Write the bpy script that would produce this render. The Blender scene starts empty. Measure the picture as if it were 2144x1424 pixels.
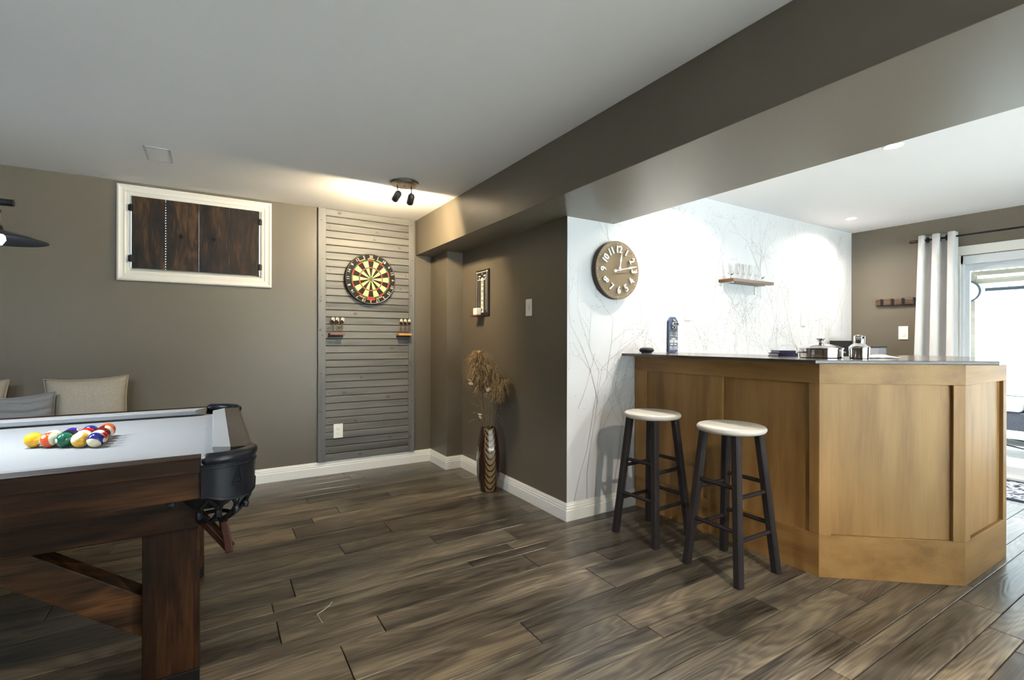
import bpy, bmesh, math, random
from mathutils import Vector, Matrix, Euler
R = math.radians
PI = math.pi
sc = bpy.context.scene
COL = sc.collection
random.seed(7)

# ------------------------------------------------------------------ camera
F_PX = 1015.56
yaw, pitch, roll = R(31.569), R(-0.0244), R(0.1386)
f0 = Vector((math.sin(yaw), math.cos(yaw), 0)); r0 = Vector((math.cos(yaw), -math.sin(yaw), 0)); u0 = Vector((0, 0, 1))
fw = f0 * math.cos(pitch) + u0 * math.sin(pitch)
up = u0 * math.cos(pitch) - f0 * math.sin(pitch)
rt = r0 * math.cos(roll) + up * math.sin(roll)
up = up * math.cos(roll) - r0 * math.sin(roll)
cam_d = bpy.data.cameras.new('camera'); cam = bpy.data.objects.new('camera', cam_d); COL.objects.link(cam)
cam_d.sensor_width = 36; cam_d.sensor_fit = 'HORIZONTAL'; cam_d.lens = F_PX / 2144 * 36
cam_d.clip_start = 0.05; cam_d.clip_end = 100
m = Matrix((rt, up, -fw)).transposed().to_4x4(); m.translation = (0, 0, 1.17)
cam.matrix_world = m
sc.camera = cam

# ------------------------------------------------------------------ colour management, world, lights
sc.view_settings.view_transform = 'Standard'
sc.view_settings.look = 'None'
sc.view_settings.gamma = 1.0
sc.view_settings.use_curve_mapping = False
sc.view_settings.exposure = 1.38
try:
    sc.cycles.use_denoising = True
    sc.cycles.max_bounces = 10
    sc.cycles.diffuse_bounces = 6
    sc.cycles.sample_clamp_indirect = 6.0
    sc.cycles.caustics_reflective = False
    sc.cycles.caustics_refractive = False
except Exception:
    pass

world = bpy.data.worlds.new('sky'); sc.world = world; world.use_nodes = True
bg = world.node_tree.nodes['Background']
bg.inputs[0].default_value = (0.80, 0.91, 1.0, 1); bg.inputs[1].default_value = 2.4


def light(name, kind, loc, power, color, aim=None, **kw):
    d = bpy.data.lights.new(name, kind); d.energy = power; d.color = color
    for k, v in kw.items():
        setattr(d, k, v)
    o = bpy.data.objects.new(name, d); COL.objects.link(o); o.location = loc
    if aim is not None:
        o.rotation_euler = Vector(aim).to_track_quat('-Z', 'Y').to_euler()
    return o


light('sun', 'SUN', (0, 0, 20), 60, (.86, .94, 1.0), (0.28, -0.03, -0.96), angle=R(0.6))
WARM = (1.0, 0.80, 0.50); NEUT = (1.0, 0.91, 0.78); COOL = (0.80, 0.90, 1.0)
# spotlight fixture above the dartboard: wide frosted bulbs, each lights the half space its head faces
SPOT_HEADS = [(1.115, 3.395, 2.20), (1.215, 3.385, 2.19)]
SPOT_AIM = [(-0.12, 1.0, -0.47), (0.16, 1.0, -0.50)]
for p, a in zip(SPOT_HEADS, SPOT_AIM):
    d = Vector(a).normalized()
    light('spot_bulb_light', 'SPOT', Vector(p) + d * 0.062, 17.5, WARM, a, spot_size=R(179), spot_blend=0.28, shadow_soft_size=0.018)
# recessed lights
POTS_BAR = [(2.95, 2.10), (3.349, 1.24), (5.009, 2.178), (4.9, 0.2)]  # last one is an unseen light added as fill for the bar room
POWER_BAR = [50, 70, 48, 40]
SIZE_BAR = [148, 150, 160, 155]
for (x, y), w, sz_ in zip(POTS_BAR, POWER_BAR, SIZE_BAR):
    light('recessed_bulb_light', 'SPOT', (x, y, 2.285), w, NEUT, (0, 0, -1), spot_size=R(sz_), spot_blend=1.0, shadow_soft_size=0.03)
POTS_MAIN = [(1.43, -0.6), (-1.2, -0.9)]  # second one is unseen, added to raise the room's ambient light
for (x, y), w in zip(POTS_MAIN, [100, 34]):
    light('recessed_bulb_light', 'SPOT', (x, y, 2.285), w, (1.0, .86, .68), (0, 0, -1), spot_size=R(150), spot_blend=0.5, shadow_soft_size=0.035)
# pool table lamp
LAMP_Y, LAMP_Z = 2.54, 1.545
LAMP_X = [-0.703, -1.127, -1.551]
for x in LAMP_X:
    light('pendant_bulb_light', 'SPOT', (x, LAMP_Y, LAMP_Z - 0.042), 15.5, COOL, (0, 0, -1), spot_size=R(160), spot_blend=0.3, shadow_soft_size=0.03)
# daylight portal in the patio door
pl = light('door_portal', 'AREA', (5.80, 0.68, 0.97), 1, (1, 1, 1), (-1, 0, 0), shape='RECTANGLE', size=1.86, size_y=1.9)
pl2 = light('added_window_portal', 'AREA', (2.8, -2.62, 1.03), 1, (1, 1, 1), (0, 1, 0), shape='RECTANGLE', size=4.4, size_y=1.9)  # portals for the added openings behind the camera
pl3 = light('added_window_portal', 'AREA', (-2.6, -2.62, 1.03), 1, (1, 1, 1), (0, 1, 0), shape='RECTANGLE', size=.8, size_y=1.9)
for q in (pl, pl2, pl3):
    q.data.cycles.is_portal = True

# ------------------------------------------------------------------ helpers
WL = {}


def prop(o, label=None, cat=None, group=None, kind=None):
    if label: o['label'] = label
    if cat: o['category'] = cat
    if group: o['group'] = group
    if kind: o['kind'] = kind
    return o


def thing(name, label, cat, loc, group=None):
    o = bpy.data.objects.new(name, None); COL.objects.link(o); o.location = loc
    o.empty_display_size = 0.05
    WL[o.name] = Vector(loc)
    return prop(o, label, cat, group)


class MB:
    def __init__(s):
        s.v = []; s.f = []; s.mi = []; s.cur = 0

    def add(s, verts, faces, mat=None):
        b = len(s.v)
        s.v += [tuple((mat @ Vector(p)) if mat else p) for p in verts]
        s.f += [tuple(b + i for i in f) for f in faces]
        s.mi += [s.cur] * len(faces)
        return s

    def box(s, x0, x1, y0, y1, z0, z1, mat=None):
        v = [(x0, y0, z0), (x1, y0, z0), (x1, y1, z0), (x0, y1, z0), (x0, y0, z1), (x1, y0, z1), (x1, y1, z1), (x0, y1, z1)]
        return s.add(v, [(0, 3, 2, 1), (4, 5, 6, 7), (0, 1, 5, 4), (1, 2, 6, 5), (2, 3, 7, 6), (3, 0, 4, 7)], mat)

    def prism(s, poly, z0, z1, mat=None):       # poly ccw in xy
        n = len(poly)
        v = [(x, y, z0) for x, y in poly] + [(x, y, z1) for x, y in poly]
        f = [tuple(range(n - 1, -1, -1)), tuple(range(n, 2 * n))] + [(i, (i + 1) % n, n + (i + 1) % n, n + i) for i in range(n)]
        return s.add(v, f, mat)

    def bar(s, p0, p1, w, h, up=(0, 0, 1), w1=None, h1=None):
        p0, p1 = Vector(p0), Vector(p1); d = (p1 - p0).normalized(); a = d.cross(Vector(up)).normalized(); b = a.cross(d)
        w1 = w if w1 is None else w1; h1 = h if h1 is None else h1
        v = []
        for p, ww, hh in ((p0, w, h), (p1, w1, h1)):
            for i, j in ((-1, -1), (1, -1), (1, 1), (-1, 1)):
                v.append(tuple(p + a * (i * ww / 2) + b * (j * hh / 2)))
        return s.add(v, [(3, 2, 1, 0), (4, 5, 6, 7), (0, 1, 5, 4), (1, 2, 6, 5), (2, 3, 7, 6), (3, 0, 4, 7)])

    def tube(s, pts, r, n=8, cap=True):
        pts = [Vector(p) for p in pts]
        rs = r if isinstance(r, (list, tuple)) else [r] * len(pts)
        ref = Vector((0, 0, 1))
        d0 = (pts[1] - pts[0]).normalized()
        if abs(d0.z) > 0.9: ref = Vector((1, 0, 0))
        a = d0.cross(ref).normalized()
        v = []
        for i, p in enumerate(pts):
            d = (pts[min(i + 1, len(pts) - 1)] - pts[max(i - 1, 0)]).normalized()
            a = (a - d * a.dot(d)).normalized(); b = d.cross(a)
            for k in range(n):
                t = 2 * PI * k / n
                v.append(tuple(p + (a * math.cos(t) + b * math.sin(t)) * rs[i]))
        f = []
        for i in range(len(pts) - 1):
            for k in range(n):
                f.append((i * n + k, i * n + (k + 1) % n, (i + 1) * n + (k + 1) % n, (i + 1) * n + k))
        if cap:
            f.append(tuple(range(n - 1, -1, -1))); f.append(tuple(range((len(pts) - 1) * n, len(pts) * n)))
        return s.add(v, f)

    def lathe(s, prof, n=24, mat=None, close=False):    # prof: (r, z)
        v = []; f = []
        for r, z in prof:
            for k in range(n):
                t = 2 * PI * k / n; v.append((r * math.cos(t), r * math.sin(t), z))
        m_ = len(prof)
        for i in range(m_ - 1 + (1 if close else 0)):
            j = (i + 1) % m_
            for k in range(n):
                f.append((i * n + k, i * n + (k + 1) % n, j * n + (k + 1) % n, j * n + k))
        if not close:
            if prof[0][0] > 1e-6: f.append(tuple(range(n - 1, -1, -1)))
            if prof[-1][0] > 1e-6: f.append(tuple(range((m_ - 1) * n, m_ * n)))
        return s.add(v, f, mat)

    def quad(s, a, b, c, d):
        return s.add([a, b, c, d], [(0, 1, 2, 3)])

    def build(s, name, mats, parent=None, smooth=False, bevel=0, seg=2, kind=None, loc=None, solid=0, subd=0):
        if not isinstance(mats, (list, tuple)): mats = [mats]
        if parent is not None: o0 = WL[parent.name]
        elif loc is not None: o0 = Vector(loc)
        else:
            xs = [p[0] for p in s.v]; ys = [p[1] for p in s.v]; zs = [p[2] for p in s.v]
            o0 = Vector(((min(xs) + max(xs)) / 2, (min(ys) + max(ys)) / 2, min(zs)))
        me = bpy.data.meshes.new(name)
        me.from_pydata([(p[0] - o0.x, p[1] - o0.y, p[2] - o0.z) for p in s.v], [], s.f)
        for mt in mats: me.materials.append(mt)
        if len(mats) > 1: me.polygons.foreach_set('material_index', s.mi)
        bm = bmesh.new(); bm.from_mesh(me); bmesh.ops.remove_doubles(bm, verts=bm.verts, dist=1e-6)
        bmesh.ops.recalc_face_normals(bm, faces=bm.faces); bm.to_mesh(me); bm.free()
        if smooth:
            me.polygons.foreach_set('use_smooth', [True] * len(me.polygons))
            if smooth != 'all': me.set_sharp_from_angle(angle=R(40))
        me.update()
        o = bpy.data.objects.new(name, me); COL.objects.link(o)
        if parent is not None:
            o.parent = parent
        else:
            o.location = o0
        WL[o.name] = o0
        if solid:
            md = o.modifiers.new('thick', 'SOLIDIFY'); md.thickness = solid; md.offset = 0
        if subd:
            md = o.modifiers.new('sub', 'SUBSURF'); md.levels = subd; md.render_levels = subd
        if bevel:
            md = o.modifiers.new('bevel', 'BEVEL'); md.width = bevel; md.segments = seg; md.limit_method = 'ANGLE'; md.angle_limit = R(40)
        if kind: o['kind'] = kind
        return o


def struct(name, mb, mat, **kw):
    return mb.build(name, mat, kind='structure', loc=(0, 0, 0), **kw)


def copy_tree(o, parent=None):
    c = o.copy(); COL.objects.link(c)
    if parent: c.parent = parent
    WL[c.name] = WL.get(o.name, Vector((0, 0, 0)))
    for ch in list(o.children): copy_tree(ch, c)
    return c


_tx = {}


def text_geo(body, size, extrude=0.0):
    key = (body, size, extrude)
    if key not in _tx:
        cu = bpy.data.curves.new('tmp', 'FONT'); cu.body = body; cu.size = size; cu.extrude = extrude
        cu.align_x = 'CENTER'; cu.align_y = 'CENTER'; cu.resolution_u = 3
        ob = bpy.data.objects.new('tmp', cu); COL.objects.link(ob)
        dg = bpy.context.evaluated_depsgraph_get(); dg.update()
        me = bpy.data.meshes.new_from_object(ob.evaluated_get(dg))
        _tx[key] = ([tuple(v.co) for v in me.vertices], [tuple(p.vertices) for p in me.polygons])
        bpy.data.objects.remove(ob); bpy.data.curves.remove(cu); bpy.data.meshes.remove(me)
    return _tx[key]


def frame(origin, right, upv, normal, rot=0.0):
    r_, u_, n_ = Vector(right), Vector(upv), Vector(normal)
    c, s_ = math.cos(rot), math.sin(rot)
    r2 = r_ * c + u_ * s_; u2 = u_ * c - r_ * s_
    mm = Matrix((r2, u2, n_)).transposed().to_4x4(); mm.translation = origin
    return mm


def fY(x, y, z, rot=0.0): return frame((x, y, z), (1, 0, 0), (0, 0, 1), (0, -1, 0), rot)     # on a wall that faces -Y
def fX(x, y, z, rot=0.0): return frame((x, y, z), (0, -1, 0), (0, 0, 1), (-1, 0, 0), rot)    # on a wall that faces -X


# ------------------------------------------------------------------ materials
def srgb(r, g, b):
    def c(x):
        x /= 255.0
        return x / 12.92 if x <= 0.04045 else ((x + 0.055) / 1.055) ** 2.4
    return (c(r), c(g), c(b), 1)


def M(name, col, rough=0.5, metal=0.0, spec=0.5, noise=0.0, nscale=60, bump=0.0, bscale=200, coat=0.0, emit=None, estr=0.0, trans=0.0, ior=1.45, sheen=0.0):
    mt = bpy.data.materials.new(name); mt.use_nodes = True
    nt = mt.node_tree; b = nt.nodes['Principled BSDF']
    b.inputs['Base Color'].default_value = col; b.inputs['Roughness'].default_value = rough; b.inputs['Metallic'].default_value = metal
    b.inputs['Specular IOR Level'].default_value = spec; b.inputs['Coat Weight'].default_value = coat
    b.inputs['Transmission Weight'].default_value = trans; b.inputs['IOR'].default_value = ior
    b.inputs['Sheen Weight'].default_value = sheen
    if emit:
        b.inputs['Emission Color'].default_value = emit; b.inputs['Emission Strength'].default_value = estr
    if noise or bump:
        tc = nt.nodes.new('ShaderNodeTexCoord')
        if noise:
            n = nt.nodes.new('ShaderNodeTexNoise'); n.inputs['Scale'].default_value = nscale; n.inputs['Detail'].default_value = 4
            nt.links.new(tc.outputs['Object'], n.inputs['Vector'])
            mx = nt.nodes.new('ShaderNodeMix'); mx.data_type = 'RGBA'
            k = noise
            mx.inputs[6].default_value = tuple(c * (1 - k) for c in col[:3]) + (1,)
            mx.inputs[7].default_value = tuple(min(1, c * (1 + k)) for c in col[:3]) + (1,)
            nt.links.new(n.outputs['Fac'], mx.inputs[0]); nt.links.new(mx.outputs[2], b.inputs['Base Color'])
        if bump:
            n2 = nt.nodes.new('ShaderNodeTexNoise'); n2.inputs['Scale'].default_value = bscale; n2.inputs['Detail'].default_value = 3
            nt.links.new(tc.outputs['Object'], n2.inputs['Vector'])
            bp = nt.nodes.new('ShaderNodeBump'); bp.inputs['Strength'].default_value = bump; bp.inputs['Distance'].default_value = 0.002
            nt.links.new(n2.outputs['Fac'], bp.inputs['Height']); nt.links.new(bp.outputs['Normal'], b.inputs['Normal'])
    return mt


def wood(name, dark, mid, lite, axis='X', along=0.7, across=9.0, rings=7.0, ring_mix=0.35, rough=0.45, bump=0.15, tint=False, coat=0.0, spec=0.5, streak=0.5, fk=14.0, bk=0.9, ramp=(.25, .52, .8)):
    mt = bpy.data.materials.new(name); mt.use_nodes = True
    nt = mt.node_tree; L = nt.links; N = nt.nodes.new
    b = nt.nodes['Principled BSDF']; b.inputs['Roughness'].default_value = rough; b.inputs['Coat Weight'].default_value = coat
    b.inputs['Specular IOR Level'].default_value = spec
    tc = N('ShaderNodeTexCoord'); mp = N('ShaderNodeMapping'); oi = N('ShaderNodeObjectInfo')
    s = {'X': (along, across, across), 'Y': (across, along, across), 'Z': (across, across, along)}[axis]
    mp.inputs['Scale'].default_value = s
    L.new(tc.outputs['Object'], mp.inputs['Vector'])
    w = N('ShaderNodeMath'); w.operation = 'MULTIPLY'; w.inputs[1].default_value = 37.0; L.new(oi.outputs['Random'], w.inputs[0])
    n1 = N('ShaderNodeTexNoise'); n1.noise_dimensions = '4D'; n1.inputs['Scale'].default_value = 1.0; n1.inputs['Detail'].default_value = 2.0; n1.inputs['Roughness'].default_value = 0.45
    L.new(mp.outputs['Vector'], n1.inputs['Vector']); L.new(w.outputs[0], n1.inputs['W'])
    # growth rings: contour lines of the stretched noise
    mu = N('ShaderNodeMath'); mu.operation = 'MULTIPLY'; mu.inputs[1].default_value = rings * 2 * PI; L.new(n1.outputs['Fac'], mu.inputs[0])
    sn = N('ShaderNodeMath'); sn.operation = 'SINE'; L.new(mu.outputs[0], sn.inputs[0])
    rg = N('ShaderNodeMath'); rg.operation = 'MULTIPLY_ADD'; rg.inputs[1].default_value = 0.5; rg.inputs[2].default_value = 0.5; L.new(sn.outputs[0], rg.inputs[0])
    # fine fibres
    mp2 = N('ShaderNodeMapping'); k = fk
    mp2.inputs['Scale'].default_value = tuple(c * (k if c == across else 5.0) for c in s)
    L.new(tc.outputs['Object'], mp2.inputs['Vector'])
    n2 = N('ShaderNodeTexNoise'); n2.noise_dimensions = '4D'; n2.inputs['Scale'].default_value = 1.0; n2.inputs['Detail'].default_value = 4.0
    L.new(mp2.outputs['Vector'], n2.inputs['Vector']); L.new(w.outputs[0], n2.inputs['W'])
    # broad tone
    mp3 = N('ShaderNodeMapping'); mp3.inputs['Scale'].default_value = tuple(c * bk for c in s); mp3.inputs['Location'].default_value = (3.1, 7.7, 1.3)
    L.new(tc.outputs['Object'], mp3.inputs['Vector'])
    n3 = N('ShaderNodeTexNoise'); n3.noise_dimensions = '4D'; n3.inputs['Scale'].default_value = 1.0; n3.inputs['Detail'].default_value = 3.0
    L.new(mp3.outputs['Vector'], n3.inputs['Vector']); L.new(w.outputs[0], n3.inputs['W'])

    def madd(a, fac, c=None):
        q = N('ShaderNodeMath'); q.operation = 'MULTIPLY_ADD'; L.new(a, q.inputs[0]); q.inputs[1].default_value = fac
        if c is None: q.inputs[2].default_value = 0
        else: L.new(c, q.inputs[2])
        return q.outputs[0]
    tot = madd(n3.outputs['Fac'], 1.0 - ring_mix * 0.5)
    tot = madd(rg.outputs[0], ring_mix * 0.45, tot)
    tot = madd(n2.outputs['Fac'], streak * 0.55, tot)
    sub = N('ShaderNodeMath'); sub.operation = 'SUBTRACT'; L.new(tot, sub.inputs[0]); sub.inputs[1].default_value = streak * 0.275
    cr = N('ShaderNodeValToRGB')
    e = cr.color_ramp.elements; e[0].position = ramp[0]; e[0].color = dark; e[1].position = ramp[2]; e[1].color = lite
    q = e.new(ramp[1]); q.color = mid
    L.new(sub.outputs[0], cr.inputs['Fac'])
    out = cr.outputs['Color']
    if tint:
        mx = N('ShaderNodeMix'); mx.data_type = 'RGBA'; mx.blend_type = 'MULTIPLY'; mx.inputs[0].default_value = 1.0
        L.new(out, mx.inputs[6]); L.new(oi.outputs['Color'], mx.inputs[7]); out = mx.outputs[2]
    L.new(out, b.inputs['Base Color'])
    if bump:
        ad = N('ShaderNodeMath'); ad.operation = 'ADD'; L.new(rg.outputs[0], ad.inputs[0]); L.new(n2.outputs['Fac'], ad.inputs[1])
        bp = N('ShaderNodeBump'); bp.inputs['Strength'].default_value = bump; bp.inputs['Distance'].default_value = 0.001
        L.new(ad.outputs[0], bp.inputs['Height']); L.new(bp.outputs['Normal'], b.inputs['Normal'])
    return mt


PAINT = M('taupe_wall_paint', (0.128, 0.108, 0.080, 1), 0.36, spec=0.45, bump=0.06, bscale=350)
CEIL = M('white_ceiling_paint', (0.9, 0.89, 0.89, 1), 0.85, spec=0.2, bump=0.08, bscale=250)
PAPER = M('white_wallpaper', (0.66, 0.66, 0.67, 1), 0.55, spec=0.4, bump=0.04, bscale=500)
BRANCH = M('silver_branch_ink', (0.40, 0.39, 0.37, 1), 0.34, metal=0.6)
TRIM = M('white_trim_paint', (0.80, 0.78, 0.73, 1), 0.35, spec=0.45)
FLOORBASE = M('dark_joint', (0.012, 0.011, 0.010, 1), 0.9)
PLANK = wood('grey_oak_plank', srgb(37, 34, 31), srgb(92, 84, 73), srgb(152, 140, 117), 'X', along=0.85, across=6.0, rings=22, ring_mix=0.22, rough=0.29, bump=0.18, tint=True, spec=0.5, streak=0.9, fk=30, bk=1.7, ramp=(.27, .50, .76))
SHIP = wood('grey_stained_pine', srgb(70, 69, 66), srgb(104, 102, 97), srgb(124, 121, 115), 'X', along=1.2, across=12, rings=3, ring_mix=0.2, rough=0.5, bump=0.1, streak=0.35)
SHIPV = wood('grey_stained_pine_upright', srgb(72, 72, 70), srgb(104, 103, 100), srgb(120, 119, 115), 'Z', along=1.2, across=12, rings=3, ring_mix=0.2, rough=0.5, bump=0.1, streak=0.35)
KNOT = M('pine_knot', srgb(84, 78, 70), 0.5)
GAP = M('dark_groove_backing', srgb(58, 50, 40), 0.8)  # dark backing tone that shows between the boards
DARKWOODZ = wood('dark_walnut_upright', srgb(14, 9, 6), srgb(42, 25, 14), srgb(78, 50, 27), 'Z', along=2.0, across=11, rings=4, ring_mix=0.3, rough=0.5, bump=0.2, streak=0.8, spec=.13)
SHUTW = wood('mottled_walnut_shutter', srgb(15, 10, 7), srgb(40, 27, 16), srgb(92, 64, 32), 'Z', along=3.0, across=14, rings=5, ring_mix=0.3, rough=0.5, bump=0.2, streak=0.9, spec=.25)
DARKWOODX = wood('dark_walnut_long', srgb(14, 9, 6), srgb(42, 25, 14), srgb(78, 50, 27), 'X', along=1.6, across=12, rings=4, ring_mix=0.3, rough=0.5, bump=0.2, streak=0.8, spec=.13)
RAILTOP = wood('dark_rail_top', srgb(34, 29, 25), srgb(60, 51, 44), srgb(84, 74, 66), 'Y', along=1.6, across=12, rings=4, ring_mix=0.2, rough=0.35, bump=0.1, streak=0.6)
MAPLEZ = wood('honey_maple_upright', srgb(112, 80, 42), srgb(148, 111, 63), srgb(168, 131, 80), 'Z', along=1.3, across=9, rings=3, ring_mix=0.18, rough=0.5, bump=0.05, spec=.3, streak=0.4)
MAPLEX = wood('honey_maple_long', srgb(112, 80, 42), srgb(146, 109, 61), srgb(166, 129, 78), 'X', along=1.3, across=9, rings=3, ring_mix=0.18, rough=0.5, bump=0.05, spec=.3, streak=0.4)
MAPLEY = wood('honey_maple_side', srgb(112, 80, 42), srgb(146, 109, 61), srgb(166, 129, 78), 'Y', along=1.3, across=9, rings=3, ring_mix=0.18, rough=0.5, bump=0.05, spec=.3, streak=0.4)
COUNTER = M('dark_stone_counter', srgb(70, 62, 58), 0.16, spec=0.6, noise=0.15, nscale=90)
CLOTH = M('grey_billiard_cloth', srgb(142, 143, 143), 0.95, spec=0.1, sheen=0.2, noise=0.05, nscale=600)
BLACKM = M('black_metal', (0.012, 0.012, 0.013, 1), 0.38, metal=0.3, spec=0.4)
BLACKP = M('black_plastic', (0.012, 0.013, 0.015, 1), 0.35, spec=0.45)
LEATHER = M('black_leather', (0.008, 0.009, 0.013, 1), 0.33, spec=0.32, bump=0.12, bscale=500)
COPPER = M('brown_leather_return', srgb(70, 42, 33), 0.28, metal=0.45, noise=0.2, nscale=120)
STOOLLEG = M('black_brown_stool_paint', srgb(38, 32, 32), 0.55, spec=0.35, noise=0.15, nscale=90)
SEATW = M('white_seat_paint', (0.60, 0.58, 0.53, 1), 0.35, spec=0.45, noise=0.03, nscale=20)
PLATE = M('white_switch_plastic', (0.88, 0.86, 0.80, 1), 0.35)
SLOT = M('dark_slot', (0.02, 0.02, 0.02, 1), 0.7)
BRASS = M('aged_brass', srgb(150, 122, 76), 0.3, metal=1.0)
STEEL = M('polished_steel', (0.72, 0.70, 0.67, 1), 0.08, metal=1.0)
NICKEL = M('brushed_nickel', (0.62, 0.58, 0.50, 1), 0.32, metal=1.0)
GREYM = M('dark_grey_metal', (0.07, 0.065, 0.06, 1), 0.4, metal=0.4)
GLASS = M('clear_glass', (1, 1, 1, 1), 0.0, trans=1.0, ior=1.45)
PANE = bpy.data.materials.new('window_glass'); PANE.use_nodes = True     # thin flat pane: clear with a fresnel sheen
_nt = PANE.node_tree; _nt.nodes.remove(_nt.nodes['Principled BSDF'])
_tr = _nt.nodes.new('ShaderNodeBsdfTransparent'); _gl = _nt.nodes.new('ShaderNodeBsdfGlossy'); _fr = _nt.nodes.new('ShaderNodeFresnel'); _mx = _nt.nodes.new('ShaderNodeMixShader')
_tr.inputs[0].default_value = (.94, .97, .96, 1); _gl.inputs['Roughness'].default_value = 0.0; _fr.inputs[0].default_value = 1.45
_nt.links.new(_fr.outputs[0], _mx.inputs[0]); _nt.links.new(_tr.outputs[0], _mx.inputs[1]); _nt.links.new(_gl.outputs[0], _mx.inputs[2])
_nt.links.new(_mx.outputs[0], _nt.nodes['Material Output'].inputs['Surface'])
LINEN = M('beige_woven_linen', srgb(150, 142, 128), 0.95, spec=0.1, noise=0.4, nscale=170, bump=0.8, bscale=380)
GREYF = M('grey_pleated_fabric', srgb(112, 112, 111), 0.9, spec=0.15, noise=0.08, nscale=200, bump=0.2, bscale=500)
BENCHF = M('dark_bench_fabric', srgb(60, 58, 55), 0.9, bump=0.3)
CURT = M('pale_grey_curtain', (0.62, 0.62, 0.62, 1), 0.8, spec=0.2, sheen=0.2, bump=0.05)
BULB = M('lit_bulb', (1, 1, 1, 1), 0.3, emit=(0.92, 0.96, 1, 1), estr=14)
BULBW = M('lit_lens', (1, 1, 1, 1), 0.3, emit=(1, 0.96, 0.88, 1), estr=12)
WHITE = M('white_print', (0.80, 0.79, 0.76, 1), 0.5)
CREAM = M('cream_sisal', srgb(226, 206, 140), 0.85)
SISALK = M('black_sisal', srgb(26, 22, 18), 0.85)
SISALR = M('red_sisal', srgb(196, 52, 40), 0.8)
SISALG = M('green_sisal', srgb(40, 104, 66), 0.8)

# ------------------------------------------------------------------ setting
H = 2.30; XB0, XB1, ZB = 1.634, 2.35, 1.970      # ceiling, beam
YD = 4.419; XN = 1.945; YW = 2.485; XR = 5.727
XL, YR = -3.3, -2.6
YC, XC = 4.035, 1.79

fl = MB().box(XL - .15, XR + .15, YR - .15, YD + .15, -0.12, -0.006)
floor = struct('floor', fl, FLOORBASE)
rowsY = [-2.6, -2.42, -2.3, -2.12, -2.0, -1.83, -1.66, -1.5, -1.38, -1.2, -1.05, -0.93, -0.75, -0.62, -0.5, -0.34, -0.2, -0.02, 0.10, 0.27, 0.40, 0.565, 0.67, 0.81, 0.885, 1.01, 1.175, 1.31, 1.40, 1.53, 1.695, 1.92, 2.05, 2.225, 2.30, 2.39, 2.585, 2.72, 2.875, 3.085, 3.275, 3.385, 3.55, 3.68, 3.87, 4.0, 4.17, 4.30, YD]
joints = {3.275: .544, 2.875: .928, 2.72: .61, 2.585: 1.093, 2.39: 1.528, 2.225: 1.141, 2.05: 1.433, 1.92: 1.80, 1.695: .414, 1.53: 1.082, 1.40: 1.464, 1.175: 2.097, 1.01: 2.49, .885: 2.121, .81: 1.871, .565: 2.70, 2.30: .22, 1.31: .3}
pr_ = random.Random(21)
hidden = MB(); nplank = 0


def in_view(x0, x1, y0, y1):
    for x in (x0, (x0 + x1) / 2, x1):
        for y in (y0, y1):
            p = Vector((x, y, 0)) - Vector((0, 0, 1.17)); c = p.dot(fw)
            if c > 0.25:
                u = 1072 + F_PX * p.dot(rt) / c; v = 712 - F_PX * p.dot(up) / c
                if -40 < u < 2184 and v < 1470: return True
    return False


for i in range(len(rowsY) - 1):
    y0, y1 = rowsY[i], rowsY[i + 1]
    j = joints.get(y0, pr_.uniform(-.6, .6)); Lp = 1.21
    xs = [j + Lp * k for k in range(-6, 7)]
    xs = [XL] + [x for x in xs if XL + .1 < x < XR - .1] + [XR]
    for a, b in zip(xs[:-1], xs[1:]):
        g = 0.0015
        mb = MB(); x0, x1, yy0, yy1 = a + g, b - g, y0 + g, y1 - g
        if x0 > XN + .02 and yy0 > YW + .01: continue
        c = 0.0018
        v = [(x0, yy0, -.006), (x1, yy0, -.006), (x1, yy1, -.006), (x0, yy1, -.006), (x0, yy0, -c), (x1, yy0, -c), (x1, yy1, -c), (x0, yy1, -c),
             (x0 + c, yy0 + c, 0), (x1 - c, yy0 + c, 0), (x1 - c, yy1 - c, 0), (x0 + c, yy1 - c, 0)]
        f = [(0, 1, 5, 4), (1, 2, 6, 5), (2, 3, 7, 6), (3, 0, 4, 7), (4, 5, 9, 8), (5, 6, 10, 9), (6, 7, 11, 10), (7, 4, 8, 11), (8, 9, 10, 11)]
        t = pr_.uniform(0.58, 1.06); wm = pr_.uniform(-.03, .05)
        if in_view(a, b, y0, y1):
            mb.add(v, f); o = mb.build('plank', PLANK, floor); o.color = (t * (1 + wm), t, t * (1 - wm), 1); nplank += 1
        else:
            hidden.add(v, f)
hp = hidden.build('plank_field', PLANK, floor, kind='stuff'); hp.color = (.9, .9, .9, 1)

struct('ceiling', MB().box(XL - .15, XR + .15, YR - .15, YD + .15, H, H + .12), CEIL)
struct('beam', MB().box(XB0, XB1, YR, YD, ZB, H), PAINT, bevel=.002)

# dart wall with the basement window opening
WX0, WX1, WZ0, WZ1 = -.515, .318, 1.668, 2.203
wb = MB()
wb.box(XL - .15, WX0, YD, YD + .15, 0, H).box(WX1, XN + .1, YD, YD + .15, 0, H).box(WX0, WX1, YD, YD + .15, 0, WZ0).box(WX0, WX1, YD, YD + .15, WZ1, H)
struct('wall_back', wb, PAINT)
struct('wall_column', MB().box(XC, XN + .01, YC, YD, 0, ZB), PAINT, bevel=.002)
struct('wall_niche', MB().box(XN, XN + .115, YW + .002, YD, 0, ZB + .33), PAINT)
wbar = struct('wall_bar', MB().box(XN + .0005, XR + .15, YW, YW + .115, 0, H), PAPER)
struct('wall_left', MB().box(XL - .15, XL, YR, YD, 0, H), PAINT)
RZ0, RZ1 = .03, 2.02       # unseen glazing added behind the camera to supply ambient daylight
REAR = [('added_window_2', .6, 5.0), ('added_window_3', -3.0, -2.2)]
rw = MB()
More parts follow.
